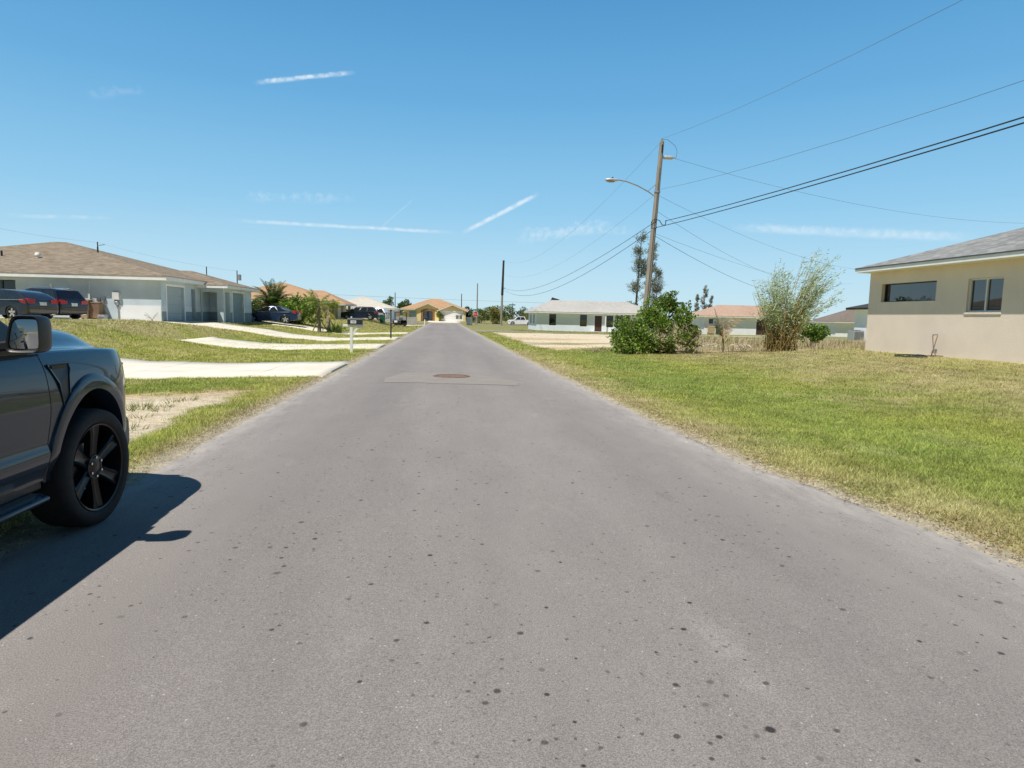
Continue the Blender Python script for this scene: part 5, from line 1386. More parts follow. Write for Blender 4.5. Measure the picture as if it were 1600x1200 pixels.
# ------------------------------------------------- utility poles and wires
WOOD = bark('weathered_pole', (.22, .19, .155), (.42, .375, .315), (26, 26, 1.1)); WOODK = bark('dark_pole', (.035, .03, .028), (.08, .07, .06)); WIRE = plain('black_cable', (.03, .03, .032), .5); WIREG = plain('aluminium_wire', (.16, .17, .19), .5)
PB, PT = Vector((10.75, 34, hz(10.75, 34))), Vector((11.36, 34, 10.95))
def pole_at(z): k = (z-PB.z)/(PT.z-PB.z); return PB+(PT-PB)*k
up = thing('utility_pole', 'tall leaning wooden utility pole with a street lamp arm, rising from the shrub', 'utility pole', PB)
mb = MB(); mb.tube([PB-(PT-PB)*.03]+[PB+(PT-PB)*k for k in np.linspace(0, 1, 9)], [.185]+list(np.linspace(.18, .115, 9)), 14); mb.build('pole', WOOD, up, smooth=60)
p = pole_at(8.35)
arm = MB(); apts = [p+Vector((-.1, 0, -.25)), p+Vector((-.5, 0, .0)), p+Vector((-1.1, 0, .28)), p+Vector((-1.7, 0, .47)), p+Vector((-2.1, 0, .52))]
arm.tube(apts, .035, 8); a_ = arm.build('lamp_arm', GALV, up, smooth=60)
mb = MB(); e = apts[-1]; mb.ball((e.x-.38, e.y, e.z+.0), .42, .16, .085, 14, 8); lh = mb.build('lamp_head', plain('lamp_grey', (.62, .63, .64), .4, .3), a_, smooth=60)
mb = MB(); mb.ball((e.x-.45, e.y, e.z-.045), .28, .13, .10, 12, 8); mb.build('lamp_lens', plain('lamp_lens', (.35, .36, .36), .15), lh, smooth=60)
mb = MB(); mb.lathe([(0, .07), (.045, .06), (.045, 0)], (e.x-.35, e.y, e.z+.08), n=10); mb.build('photocell', BLACKP, lh, smooth=40)
mb = MB(); p2 = pole_at(8.75); mb.bar(p2+Vector((-.1, 0, 0)), apts[1]+Vector((0, 0, .02)), .03); mb.build('arm_brace', GALV, a_)
p = pole_at(10.15); mb = MB(); mb.lathe([(0, -.26), (.09, -.26), (.10, -.2), (.10, .2), (.07, .26), (0, .28)], (p.x+.42, p.y, p.z), 'x', 14); mb.build('cutout_canister', plain('canister_grey', (.62, .62, .62), .4, .3), up, smooth=40)
mb = MB(); mb.tube([(p.x+.68, p.y, p.z), (p.x+.85, p.y, p.z-.02)], .03, 8); mb.build('bushing', GALV, up, smooth=40)
for z in (10.95,):
    p = pole_at(z); mb = MB(); mb.lathe([(.02, 0), (.06, .03), (.035, .06), (.07, .1), (.035, .13), (.05, .17), (0, .19)], (p.x+.0, p.y, p.z), n=12); mb.build('insulator', plain('insulator_grey', (.4, .4, .42), .3), up, smooth=50)
p = pole_at(10.7); mb = MB(); mb.bar((p.x, p.y-.13, p.z-.35), (p.x, p.y-.13, p.z+.05), .12, .06); mb.build('bracket_plate', SATB, up)
mb = MB(); p = pole_at(10.95); mb.tube([(p.x+.05, p.y, p.z+.1), (p.x+.3, p.y, p.z+.12), (p.x+.75, p.y, p.z-.2), (p.x+.85, p.y, p.z-.45), (p.x+.82, p.y, p.z-.78)], .012, 5); mb.build('jumper_wire', WIREG, up)
mb = MB(); p = pole_at(6.75); mb.tube([(p.x-.15, p.y-.1, p.z-.25), (p.x-.2, p.y-.12, p.z), (p.x-.05, p.y-.2, p.z+.15), (p.x+.25, p.y-.1, p.z+.1), (p.x+.45, p.y, p.z-.12), (p.x+.62, p.y, p.z-.1), (p.x+.65, p.y, p.z+.15)], .022, 6); mb.build('cable_loop', WIRE, up)
mb = MB(); mb.tube([pole_at(.4)+Vector((-.05, -.19, 0)), pole_at(3)+Vector((-.04, -.175, 0)), pole_at(6.6)+Vector((-.03, -.16, 0)), pole_at(9.6)+Vector((-.02, -.14, 0))], .015, 5); mb.build('ground_wire', WIREG, up)
mb = MB()
for k in (.9, .98): 
    q = PB+(PT-PB)*k
for z in (8.35, 6.5): mb = MB(); mb.lathe([(.165, -.05), (.165, .05)], tuple(pole_at(z)), n=14); mb.build('pole_band', GALV, up)
# far poles
def far_pole(label, x, y, h, r, mat, extra=None, lean=0, z=None):
    z = hz(x, y) if z is None else z
    o = thing('utility_pole', label, 'utility pole', (x, y, z))
    mb = MB(); mb.tube([(x, y, z-.3), (x+lean*.5, y, z+h/2), (x+lean, y, z+h)], [r, r*.85, r*.7], 8); mb.build('pole', mat, o, smooth=60)
    if extra: extra(o, x+lean, y, z+h)
    return o
def split_pole(o, x, y, zt): pass
P2 = (10.62, 120, hz(10.6, 120))
o = thing('utility_pole', 'tall utility pole, black above and pale wood below, beyond the side street', 'utility pole', P2)
mb = MB(); mb.tube([(10.6, 120, P2[2]-.3), (10.7, 120, 5.6)], [.21, .19], 10); mb.build('lower_pole', WOOD, o, smooth=60)
mb = MB(); mb.tube([(10.7, 120, 5.6), (10.85, 120, 12.0)], [.24, .18], 10); mb.build('upper_pole', WOODK, o, smooth=60)
mb = MB(); mb.bar((10.55, 119.7, 6.9), (11.2, 119.7, 6.9), .1); mb.build('wire_bracket', SATB, o)
def lampy(o, x, y, z):
    mb = MB(); mb.bar((x, y, z-.5), (x+.9, y, z-.3), .08); mb.build('bracket', GALV, o)
far_pole('thin grey utility pole directly behind the stop sign', 6.3, 125, 7.9, .14, WOOD, None, .02)
far_pole('small distant utility pole above the trees left of the stop sign', 4.6, 175, 7.2, .14, WOODK, None)
far_pole('small distant utility pole between the white pickup and white ranch house', 29.5, 170, 5.2, .12, WOODK, None)
far_pole('distant utility pole with lamp bracket just behind the duplex roof peak', -45.0, 90, 9.4, .10, WOODK, lampy)
far_pole('distant utility pole showing over the lower end of the duplex roof', -31.5, 90, 6.5, .09, WOODK, None)
def xfm(o, x, y, z):
    mb = MB(); mb.lathe([(0, -.4), (.22, -.4), (.22, .35), (0, .42)], (x+.32, y, z-.9), n=10); mb.build('transformer', GALV, o, smooth=40)
far_pole('distant utility pole with a grey transformer above the orange roof', -27.6, 90, 6.1, .09, WOODK, xfm)
far_pole('distant utility pole standing behind the yellow house roof', -13.5, 180, 6.4, .14, WOODK, None)
far_pole('short dark utility pole behind the shrub, right of the leaning pole', 37.6, 105, 6.2, .12, WOODK, None)

def wire(label, a, b, sag, r=.011, mat=None, n=22, z_end=None):
    a = Vector(a); b = Vector(b)
    pts = [a+(b-a)*k-Vector((0, 0, 4*sag*k*(1-k))) for k in np.linspace(0, 1, n)]
    mb = MB(); mb.tube(pts, r, 6)
    return tag(mb.build('overhead_wire', mat or WIREG, smooth=60), label, 'overhead wire')
def pz(z): return tuple(pole_at(z))
back = lambda z, x=11.2: (x, -52, z)
wire('topmost thin wire running from the leaning pole over the viewer', pz(11.1), back(11.1), 3.3, .006)
wire('second thin wire from the leaning pole, slanting up to the right edge', pz(8.45), back(8.45), 2.75, .006)
wire('upper of two thick black cables slanting up to the right edge', tuple(pole_at(6.85)+Vector((.6, 0, 0))), back(6.95), 1.45, .017, WIRE)
wire('lower of two thick black cables slanting up to the right edge', pz(6.45), back(6.45), 1.24, .017, WIRE)
wire('faint top wire descending left from the leaning pole tip', pz(11.0), (10.85, 120, 12.0), 2.6, .006)
wire('faint wire descending left from beside the street lamp arm', pz(8.3), (10.8, 120, 9.6), 2.2, .006)
wire('upper black cable drooping left to the black pole', tuple(pole_at(6.75)+Vector((-.15, 0, -.1))), (10.7, 120, 7.0), 1.75, .016, WIRE)
wire('lower black cable drooping left to the black pole', pz(6.4), (10.7, 119.9, 6.75), 2.25, .017, WIRE)
wire('thin wire from the pole canister sagging to the right edge', tuple(pole_at(10.1)+Vector((.85, 0, 0))), (62, 53, 11.8), 1.73, .007)
wire('thin service wire falling right behind the bamboo tops', pz(8.2), (46, 64, 7.2), 1.0, .007)
wire('dark service wire from mid pole to the right, above the bamboo', pz(7.4), (46, 72, 6.0), 1.3, .008)
wire('lowest service cable running right from the pole into the bamboo', pz(6.1), (44, 78, 5.2), .75, .012, WIRE)
wire('thin cable just above the lowest service cable, right of the pole', pz(6.2), (60, 90, 7.6), 1.0, .007)
wire('long level wire crossing the sky behind the yellow house', (-62, 178, 7.4), (62, 172, 5.3), .4, .022)
wire('thin wire over the duplex roof at the left edge', (-62, 88, 12.6), (-45, 90, 10.1), .4, .009)
wire('thin wire linking the two distant poles over the duplex roof', (-45, 90, 10.1), (-27.6, 90, 6.9), .35, .008)

# -------------------------------------------------------------------- signs
SGN = plain('sign_red', (.55, .04, .04), .4); SGG = plain('sign_green', (.03, .25, .14), .4); SGW = plain('sign_white', (.8, .8, .8), .5)
sx, sy = 5.05, 105; z0 = hz(sx, sy)
ss = thing('stop_sign', 'red octagonal stop sign on a grey post at the far corner', 'stop sign', (sx, sy, z0))
mb = MB(); mb.tube([(sx, sy, z0-.2), (sx, sy, 2.75)], .045, 6); mb.build('post', GALV, ss)
oc = [(sx+.46*math.cos(R(22.5+45*k)), 1.92+.46*math.sin(R(22.5+45*k))) for k in range(8)]
mb = MB(); mb.add([(x, sy-d_, z) for d_ in (.075, .06) for x, z in oc], [tuple(range(8)), tuple(range(15, 7, -1))]+[(i, (i+1) % 8, 8+(i+1) % 8, 8+i) for i in range(8)]); pnl = mb.build('sign_panel', SGN, ss)
mb = MB(); ic = [(sx+(x-sx)*.93, 1.92+(z-1.92)*.93) for x, z in oc]; mb.grid([[(x, sy-.078, z) for x, z in oc+oc[:1]], [(x, sy-.078, z) for x, z in ic+ic[:1]]]); mb.build('border', SGW, pnl)
text_mesh('STOP', 'lettering', .33, SGW, pnl, (sx, sy-.080, 1.92), (R(90), 0, 0))
for zz, ry_ in ((2.62, 0), (2.42, 90)):
    mb = MB()
    if ry_: mb.box(sx-.012, sx+.012, sy-.42, sy+.42, zz-.09, zz+.09)
    else: mb.box(sx-.45, sx+.45, sy-.012, sy+.012, zz-.1, zz+.1)
    mb.build('street_name_plate', SGG, ss)
sx, sy = 14.45, 137; z0 = hz(sx, sy)
ns_ = thing('street_name_sign', 'green street name sign on a dark post above the white pickup', 'street sign', (sx, sy, z0))
mb = MB(); mb.tube([(sx, sy, z0-.2), (sx, sy, 4.0)], .08, 6); mb.build('post', WOODK, ns_)
mb = MB(); mb.box(sx-.75, sx+.65, sy-.02, sy+.02, 4.02, 4.32); mb.build('name_plate', plain('pale_green_sign', (.12, .36, .32), .4), ns_)
mb = MB(); mb.box(sx-.02, sx+.02, sy-.5, sy+.5, 4.34, 4.6); mb.build('name_plate', plain('pale_green_sign_two', (.12, .36, .32), .4), ns_)
# empty yard-sign frame on the lawn
fx, fy = -8.7, 33.0+1.5; z0 = hz(fx, fy)
yf_ = thing('yard_sign_frame', 'thin empty dark wire yard sign frame stuck in the left lawn', 'sign frame', (fx, fy, z0))
mb = MB(); mb.tube([(fx-.25, fy, z0-.1), (fx-.25, fy, z0+.42), (fx+.25, fy, z0+.40), (fx+.25, fy, z0-.1)], .012, 5); mb.build('frame', SATB, yf_)
mb = MB(); mb.tube([(fx-.25, fy, z0+.22), (fx+.25, fy, z0+.2)], .008, 5); mb.build('cross_wire', SATB, yf_)

# ------------------------------------------------------ small yard objects
TANP = plain('tan_plastic', (.36, .25, .15), .6); GRNP = plain('green_plastic', (.02, .12, .07), .5)
def bin_(label, x, y, w, h, mat, z=None, group=None):
    z = hz(x, y)+.05 if z is None else z
    b = thing('wheelie_bin', label, 'bin', (x, y, z), 0, group); k = .82
    mb = MB(); a = w/2
    mb.add([(sx_*a*q, sy_*a*q, zz) for zz, q in ((.06, k), (h*.9, 1)) for sx_, sy_ in ((-1,-1),(1,-1),(1,1),(-1,1))], [(3,2,1,0),(4,5,6,7),(0,1,5,4),(1,2,6,5),(2,3,7,6),(3,0,4,7)]); mb.build('bin_body', mat, b, local=True, bevel=.02)
    mb = MB(); mb.add([(sx_*a*1.06, sy_*a*1.06, zz+(.05 if sy_ > 0 and zz > h*.9 else 0)) for zz in (h*.902, h*.95) for sx_, sy_ in ((-1,-1),(1,-1),(1,1),(-1,1))], [(3,2,1,0),(4,5,6,7),(0,1,5,4),(1,2,6,5),(2,3,7,6),(3,0,4,7)]); mb.build('lid', mat, b, local=True, bevel=.015)
    for s in (-1, 1):
        mb = MB(); mb.lathe([(0, -.03), (.11, -.03), (.11, .03), (0, .03)], (s*a*.8, a*.95, .11), 'x', 12); mb.build('wheel', RUB, b, local=True)
    return b
bin_('tan wheeled bin by the duplex wall, next to the black suv', -20.62, 39.5, .72, 1.15, TANP)
bin_('brown wheeled bin against the duplex wall, right of the tan bin', -20.02, 39.62, .60, 1.02, plain('brown_plastic', (.24, .155, .10), .6))
bin_('green wheeled bin beside the white vehicle near the pale-roofed house', -7.9, 84, .7, 1.15, GRNP)
bin_('dark green box bin under the orange-roofed porch', -13.9, 75.0, 1.1, .95, plain('dark_green_box', (.015, .035, .03), .5))
bin_('green wheeled bin by the pink-roofed house, right of the tan bin', 37.4, 84.2, .9, 1.1, GRNP)
bin_('tan wheeled bin by the pink-roofed house', 36.2, 84.2, .8, 1.1, plain('tan_plastic_two', (.55, .40, .22), .6))
def ac_unit(label, x, y, w, h):
    z = hz(x, y); a = thing('air_conditioner', label, 'air conditioner', (x, y, z))
    MB().box(-w/2, w/2, -w/2, w/2, 0, h).build('casing', plain('ac_grey', (.36, .38, .40), .5, .2), a, local=True, bevel=.02)
    mb = MB()
    for k in range(int(h/.06)-2): mb.box(-w/2+.04, w/2-.04, -w/2-.012, -w/2-.003, .07+k*.06, .095+k*.06)
    mb.build('grille', plain('ac_dark', (.12, .12, .13), .5), a, local=True)
    MB().lathe([(w*.42, 0), (w*.42, .03), (w*.36, .035), (0, .05)], (0, 0, h+.002), n=20).build('fan_guard', SATB, a, local=True)
ac_unit('grey air conditioner unit beside the tall white house', 38.6, 56.8, 1.0, .95)
ac_unit('small grey air conditioner box at the foot of the duplex wall', -19.55, 39.3, .38, .34)
# riser pipe and coiled hose by the beige house
hx_, hy_ = 15.42, 18.75; z0 = hz(hx_, hy_)
rp_ = thing('riser_pipe', 'thin crossed copper-coloured pipe loop standing against the beige wall', 'pipe', (hx_, hy_, z0))
COP = plain('copper_pipe', (.34, .23, .17), .5, .3)
mb = MB(); mb.tube([(hx_, hy_+.12, z0-.05), (hx_, hy_+.02, z0+.24), (hx_, hy_-.10, z0+.66), (hx_, hy_-.085, z0+.70), (hx_, hy_+.08, z0+.68), (hx_, hy_+.10, z0+.62), (hx_, hy_+.03, z0+.26), (hx_, hy_-.12, z0-.05)], .014, 6); mb.build('pipe', COP, rp_, smooth=60)
mb = MB(); mb.tube([(hx_-.01, hy_-.10, z0+.69), (hx_-.01, hy_+.09, z0+.68)], .018, 6); mb.build('tap', GALV, rp_, smooth=60)
hx_, hy_ = 15.0, 19.25; z0 = hz(hx_, hy_)
hs_ = thing('garden_hose', 'coiled dark garden hose lying on grass below the beige wall', 'hose', (hx_, hy_, z0))
mb = MB(); pts_ = []
for k in range(64):
    a = k*.5; r_ = .16+.14*abs(math.sin(k*.23+.5))+.002*k; x = hx_+r_*.7*math.cos(a)+.05*math.sin(k*.31); y = hy_+r_*1.7*math.sin(a); pts_.append((x, y, hz(x, y)+.02+.0004*k))
for k in range(12): x = hx_+.22+.02*k; y = hy_-.1-.07*k; pts_.append((x, y, hz(x, y)+.03))
mb.tube(pts_, .012, 6); mb.build('coil', plain('dark_hose', (.02, .03, .025), .5), hs_, smooth=60)
# pontoon boat on a trailer, far left
bx_, by_ = -6.1, 92; z0 = hz(bx_, by_)
bt = thing('pontoon_boat', 'dark pontoon boat with a canopy, left of the yellow house', 'boat', (bx_, by_, z0))
MB().tube([(bx_-.85, by_, z0+.45), (bx_+.85, by_, z0+.45)], .3, 10).build('hull', SATB, bt, smooth=40)
MB().box(bx_-.8, bx_+.8, by_-.9, by_+.9, z0+.76, z0+.84).build('deck', SATB, bt)
MB().box(bx_-.25, bx_+.35, by_-.5, by_+.2, z0+.85, z0+1.2).build('console', WPOST, bt, bevel=.04)
MB().box(bx_-.85, bx_+.85, by_-.9, by_+.9, z0+1.84, z0+1.92).build('canopy', plain('dark_canvas', (.05, .05, .055), .8), bt, bevel=.03)
for sx_ in (-.78, .78):
    for sy_ in (-.8, .8): MB().bar((bx_+sx_, by_+sy_, z0+.84), (bx_+sx_, by_+sy_, z0+1.84), .06).build('canopy_post', SATB, bt)
for sx_ in (-.6, .6): MB().lathe([(0, -.06), (.22, -.06), (.22, .06), (0, .06)], (bx_+sx_, by_-.95, z0+.22), 'y', 14).build('wheel', RUB, bt)
# fences in the distance
FEN = plain('pale_fence', (.45, .44, .42), .8); FENB = plain('brown_fence', (.30, .22, .13), .9)
def fence(label, x0, x1, y, h, mat, step=2.0):
    z0 = min(hz(x0, y), hz(x1, y)); f_ = thing('fence', label, 'fence', ((x0+x1)/2, y, z0))
    mb = MB(); n = int((x1-x0)/.22)
    for k in range(n): mb.box(x0+k*.22, x0+k*.22+.2, y, y+.03, z0+.05, z0+h+.04*math.sin(k*7.1))
    mb.build('boards', mat, f_)
    mb = MB(); mb.box(x0, x1, y+.031, y+.08, z0+h*.75, z0+h*.85); mb.build('rail', mat, f_)
    mb = MB(); mb.box(x0, x1, y+.031, y+.08, z0+h*.2, z0+h*.3); mb.build('rail', mat, f_)
    k = x0
    while k <= x1: MB().box(k-.06, k+.06, y+.032, y+.15, z0-.2, z0+h+.1).build('post', mat, f_); k += step
fence('grey board fence behind the dark pontoon boat', -8.8, -4.6, 112, 1.3, FEN)
fence('brown board fence left of the yellow house', -10.8, -9.4, 139, 1.3, FENB, 1.3)
# green cabinet by the stop sign
cx_, cy_ = 4.35, 111; z0 = hz(cx_, cy_)
cb_ = thing('utility_cabinet', 'grey-green utility cabinet standing left of the stop sign', 'cabinet', (cx_, cy_, z0))
MB().box(-.55, .45, -.35, .35, 0, 1.35).build('casing', plain('cabinet_grey', (.16, .19, .20), .6), cb_, local=True, bevel=.03)
MB().box(-.5, -.02, -.372, -.352, .12, 1.25).build('cabinet_door', plain('cabinet_blue', (.13, .17, .19), .6), cb_, local=True); MB().box(.02, .40, -.372, -.352, .12, 1.25).build('cabinet_door', plain('cabinet_blue_two', (.19, .22, .23), .6), cb_, local=True)
# --------------------------------------------------------------- vegetation
LEAF = leafmat('leaf', .32, .45, .35); LEAFDRY = leafmat('dry_leaf', .2, .8, .1)
def unit(v): return v/np.maximum(np.linalg.norm(v, axis=-1, keepdims=True), 1e-9)
def leaves(P, D, L, Wd, col, N=None, fold=.25):
    """diamond leaves: base points P, directions D, lengths, widths -> verts, quads, colours"""
    n = len(P); D = unit(D)
    if N is None: N = RNG.normal(size=(n, 3))
    S = unit(np.cross(D, N)); U = unit(np.cross(S, D))
    L = np.broadcast_to(L, n)[:, None]; Wd = np.broadcast_to(Wd, n)[:, None]
    V = np.empty((n, 4, 3))
    V[:, 0] = P; V[:, 1] = P+D*L*.45+S*Wd*.5+U*L*fold*.2; V[:, 2] = P+D*L-U*L*fold*.25; V[:, 3] = P+D*L*.45-S*Wd*.5+U*L*fold*.2
    return V.reshape(-1, 3), np.repeat(col, 4, 0)
def leafobj(name, packs, parent, mat=None):
    V = np.concatenate([p[0] for p in packs]); C = np.clip(np.concatenate([p[1] for p in packs]), 0, 1)
    F = np.arange(len(V)).reshape(-1, 4)
    return np_mesh(name, V, F, mat or LEAF, C, parent)
def pick(pal, n, jit=.25, wts=None):
    pal = np.array(pal); i = RNG.choice(len(pal), n, p=wts)
    return pal[i]*RNG.uniform(1-jit, 1+jit, (n, 1))
def clump(c, r, n, sq=1.0, shell=.55):
    d = unit(RNG.normal(size=(n, 3))); rr = r*(shell+(1-shell)*RNG.uniform(0, 1, n)**.6)
    p = d*rr[:, None]; p[:, 2] *= sq
    return np.array(c)+p, d
GRN = [(.14, .25, .04), (.21, .33, .055), (.09, .18, .03), (.27, .36, .08)]
def shrub(name, label, cat, clumps, n, L, Wd, pal, parts='foliage', stems=None, wts=None, group=None, base=None, up=.3, stemcol=None, mat=None, spray=.25, extra=()):
    cs = np.array(clumps, float); b = base or (cs[:, 0].mean(), cs[:, 1].mean(), hz(cs[:, 0].mean(), cs[:, 1].mean()))
    o = thing(name, label, cat, b, 0, group)
    wsum = (cs[:, 3]**2).sum(); packs = []
    for x, y, z, r in cs:
        k = max(8, int(n*r*r/wsum)); P_, d = clump((x, y, z), r, k, .9)
        D = d+RNG.normal(size=(k, 3))*.7+np.array((0, 0, up))
        tone = RNG.uniform(.75, 1.25)
        packs.append(leaves(P_, D, L*RNG.uniform(.6, 1.3, k), Wd*RNG.uniform(.7, 1.2, k), pick(pal, k, .3, wts)*tone))
        # loose sprays that break the outline
        if spray:
            m = max(2, int(k*spray/9))
            for q in range(m):
                d0 = unit(RNG.normal(size=3)+np.array((0, 0, .5))); p0 = np.array((x, y, z))+d0*r*.9; kk = 9
                tt = np.linspace(0, .45*r+.1, kk)[:, None]; Pq = p0+d0*tt
                packs.append(leaves(Pq, d0+RNG.normal(size=(kk, 3))*.7, L*RNG.uniform(.6, 1.1, kk), Wd*np.ones(kk), pick(pal, kk, .3, wts)*tone))
    leafobj(parts, packs+list(extra), o, mat)
    mb = MB(); bx, by, bz = b
    for x, y, z, r in cs[:: max(1, len(cs)//(stems or 10))]:
        mid = ((bx+x)/2+random.uniform(-.1, .1), (by+y)/2, bz+(z-bz)*.45)
        mb.tube([(bx+(x-bx)*.25, by+(y-by)*.25, bz-.05), mid, (x, y, z+r*.4)], [max(.012, .02*r+.01), max(.01, .014*r+.006), .006], 6)
    mb.build('stem', stemcol or BRANCH, o)
    return o
BRANCH = bark('branch_bark', (.09, .065, .045), (.20, .155, .11), (20, 20, 3)); TRUNKG = bark('grey_trunk', (.16, .14, .12), (.34, .30, .26), (12, 12, 6))

# the big shrub in front of the leaning pole
rs = random.Random(5); cl = []
def rr_(a, b): return rs.uniform(a, b)
for k in range(13): cl.append((rr_(7.75, 8.9), rr_(26.9, 28.6), rr_(.25, 1.15), rr_(.26, .42)))
for k in range(9): cl.append((rr_(8.9, 10.0), rr_(26.8, 27.8), rr_(.2, .75), rr_(.22, .38)))
for k in range(15): cl.append((rr_(8.7, 10.9), rr_(27.5, 28.8), rr_(1.15, 1.85), rr_(.25, .40)))
for k in range(9): cl.append((rr_(9.7, 10.75), rr_(27.8, 28.6), rr_(1.8, 2.45), rr_(.17, .30)))
for k in range(8): cl.append((rr_(10.4, 11.35), rr_(27.0, 28.2), rr_(.35, 1.4), rr_(.22, .36)))
for k in range(4): cl.append((rr_(9.0, 9.4), rr_(27.8, 28.4), rr_(1.7, 2.1), rr_(.14, .2)))
for x, z in ((9.15, 2.3), (9.6, 2.35), (10.2, 2.72), (10.05, 2.6), (10.9, 2.2), (11.15, 1.75), (7.75, 1.45), (8.15, 1.6)): cl.append((x, 28.2, z, .15))
PALB = [(.165, .28, .04), (.25, .37, .06), (.09, .17, .03), (.33, .39, .10), (.38, .25, .11)]
n = 420; Pd = np.stack([RNG.uniform(9.2, 11.2, n), RNG.uniform(26.85, 27.4, n), RNG.uniform(.2, 1.25, n)], -1)
bsh = shrub('shrub', 'large bright green leafy shrub at the foot of the leaning utility pole', 'shrub', cl, 14000, .115, .072, PALB, stems=22, wts=[.34, .28, .2, .13, .05], base=(9.4, 27.9, hz(9.4, 27.9)),
            extra=[leaves(Pd, RNG.normal(size=(n, 3))-np.array((0, 0, .6)), .10, .06, pick([(.36, .25, .14), (.46, .36, .24), (.22, .13, .07)], n))])
# bare branches and dead leaves in its middle
mb = MB()
for k in range(46):
    x = rr_(9.1, 11.2); y = rr_(26.9, 27.6); z = rr_(.2, 1.2); d = (rr_(-.5, .5), rr_(-.3, .2), rr_(.1, .6)); mb.tube([(x, y, z), (x+d[0]*.5, y+d[1]*.5, z+d[2]*.6), (x+d[0], y+d[1], z+d[2])], [.014, .01, .005], 5)
mb.build('dead_branch', bark('dead_branch_bark', (.26, .2, .15), (.46, .38, .30), (20, 20, 4)), bsh)
# brush pile to its left
mb = MB(); z0 = hz(7.0, 28.5)
for k in range(40):
    x = rr_(6.5, 7.7); y = rr_(28, 29.2); a = rr_(0, 6.28); l = rr_(.25, .6); mb.tube([(x, y, z0+rr_(0, .08)), (x+l*math.cos(a), y+l*math.sin(a), z0+rr_(.02, .32))], [.012, .006], 5)
tag(mb.build('brush_pile', bark('dry_stick', (.24, .19, .14), (.42, .35, .27))), 'small pile of dry sticks on the ground left of the big shrub', 'brush pile')

# bamboo clump, blown to the right
bb = thing('bamboo', 'tall feathery bamboo clump blown to the right beside the beige house', 'bamboo', (14.65, 26.6, hz(14.65, 26.6)))
mb = MB(); packs = []; zb_ = hz(14.65, 26.6); PALBM = [(.44, .56, .28), (.33, .46, .14), (.60, .67, .50), (.22, .33, .10), (.52, .48, .22)]
rs = random.Random(3)
for k in range(110):
    a = rs.uniform(0, 6.283); r0 = rs.uniform(.05, .80); bx, by = 14.6+r0*math.cos(a), 26.6+r0*.8*math.sin(a)
    side_ = rs.uniform(-1, 1)
    # tops: low on the left, highest right of the middle, blown over at the far right
    tx = 14.75+side_*1.4+ (.6 if side_ > 0 else -.02); env = float(np.interp(side_, [-1, -.6, -.35, -.1, .3, .62, 1], [3.2, 3.6, 4.3, 3.8, 4.8, 5.1, 4.2]))
    h = env*rs.uniform(.50, 1.0)-zb_*.3; ty = by+rs.uniform(-.5, .6); bend = max(0, side_)*.65*rs.random()
    c = [Vector((bx+(tx-bx)*(t**1.25)+bend*t**4, by+(ty-by)*t, zb_-.03+h*(t-.10*max(0, side_)*t**3))) for t in np.linspace(0, 1, 9)]
    mb.tube(c, [.016, .015, .014, .013, .012, .010, .008, .006, .003], 5)
    cc = np.array([tuple(v) for v in c]); m = 66
    tt = RNG.uniform(.36, 1.0, m)**.85; ix = tt*8; i0 = np.minimum(ix.astype(int), 7); f_ = (ix-i0)[:, None]
    Pn = cc[i0]*(1-f_)+cc[i0+1]*f_; br = RNG.normal(size=(m, 3))*np.array((.13, .13, .09))*(1.15-.6*tt[:, None]); Pn = Pn+br+np.array((.07, 0, .02))
    D = np.array((.75+.25*max(0, side_), .1, .45))+RNG.normal(size=(m, 3))*.45
    packs.append(leaves(Pn, D, RNG.uniform(.12, .24, m), RNG.uniform(.018, .032, m), pick(PALBM, m, .25, [.30, .20, .32, .10, .08]), fold=.1))
    # brown sheaths and dry leaves low down
    m = 28; tt = RNG.uniform(.03, .48, m); ix = tt*8; i0 = ix.astype(int); f_ = (ix-i0)[:, None]; Pn = cc[i0]*(1-f_)+cc[i0+1]*f_+RNG.normal(size=(m, 3))*.08
    packs.append(leaves(Pn, RNG.normal(size=(m, 3))*.6+np.array((.1, 0, .6)), RNG.uniform(.10, .24, m), .028, pick([(.36, .25, .09), (.27, .17, .06), (.40, .33, .14), (.17, .17, .05)], m), fold=.1))
mb.build('culms', bark('bamboo_culm', (.20, .14, .05), (.40, .31, .13), (20, 20, 2)), bb); leafobj('foliage', packs, bb)
# low green bush behind it
shrub('shrub', 'small green bush low behind the right side of the bamboo', 'shrub', [(rr_(20.5, 22.0), rr_(35, 36), rr_(.7, 1.25), rr_(.2, .34)) for k in range(12)], 1500, .16, .10, GRN)

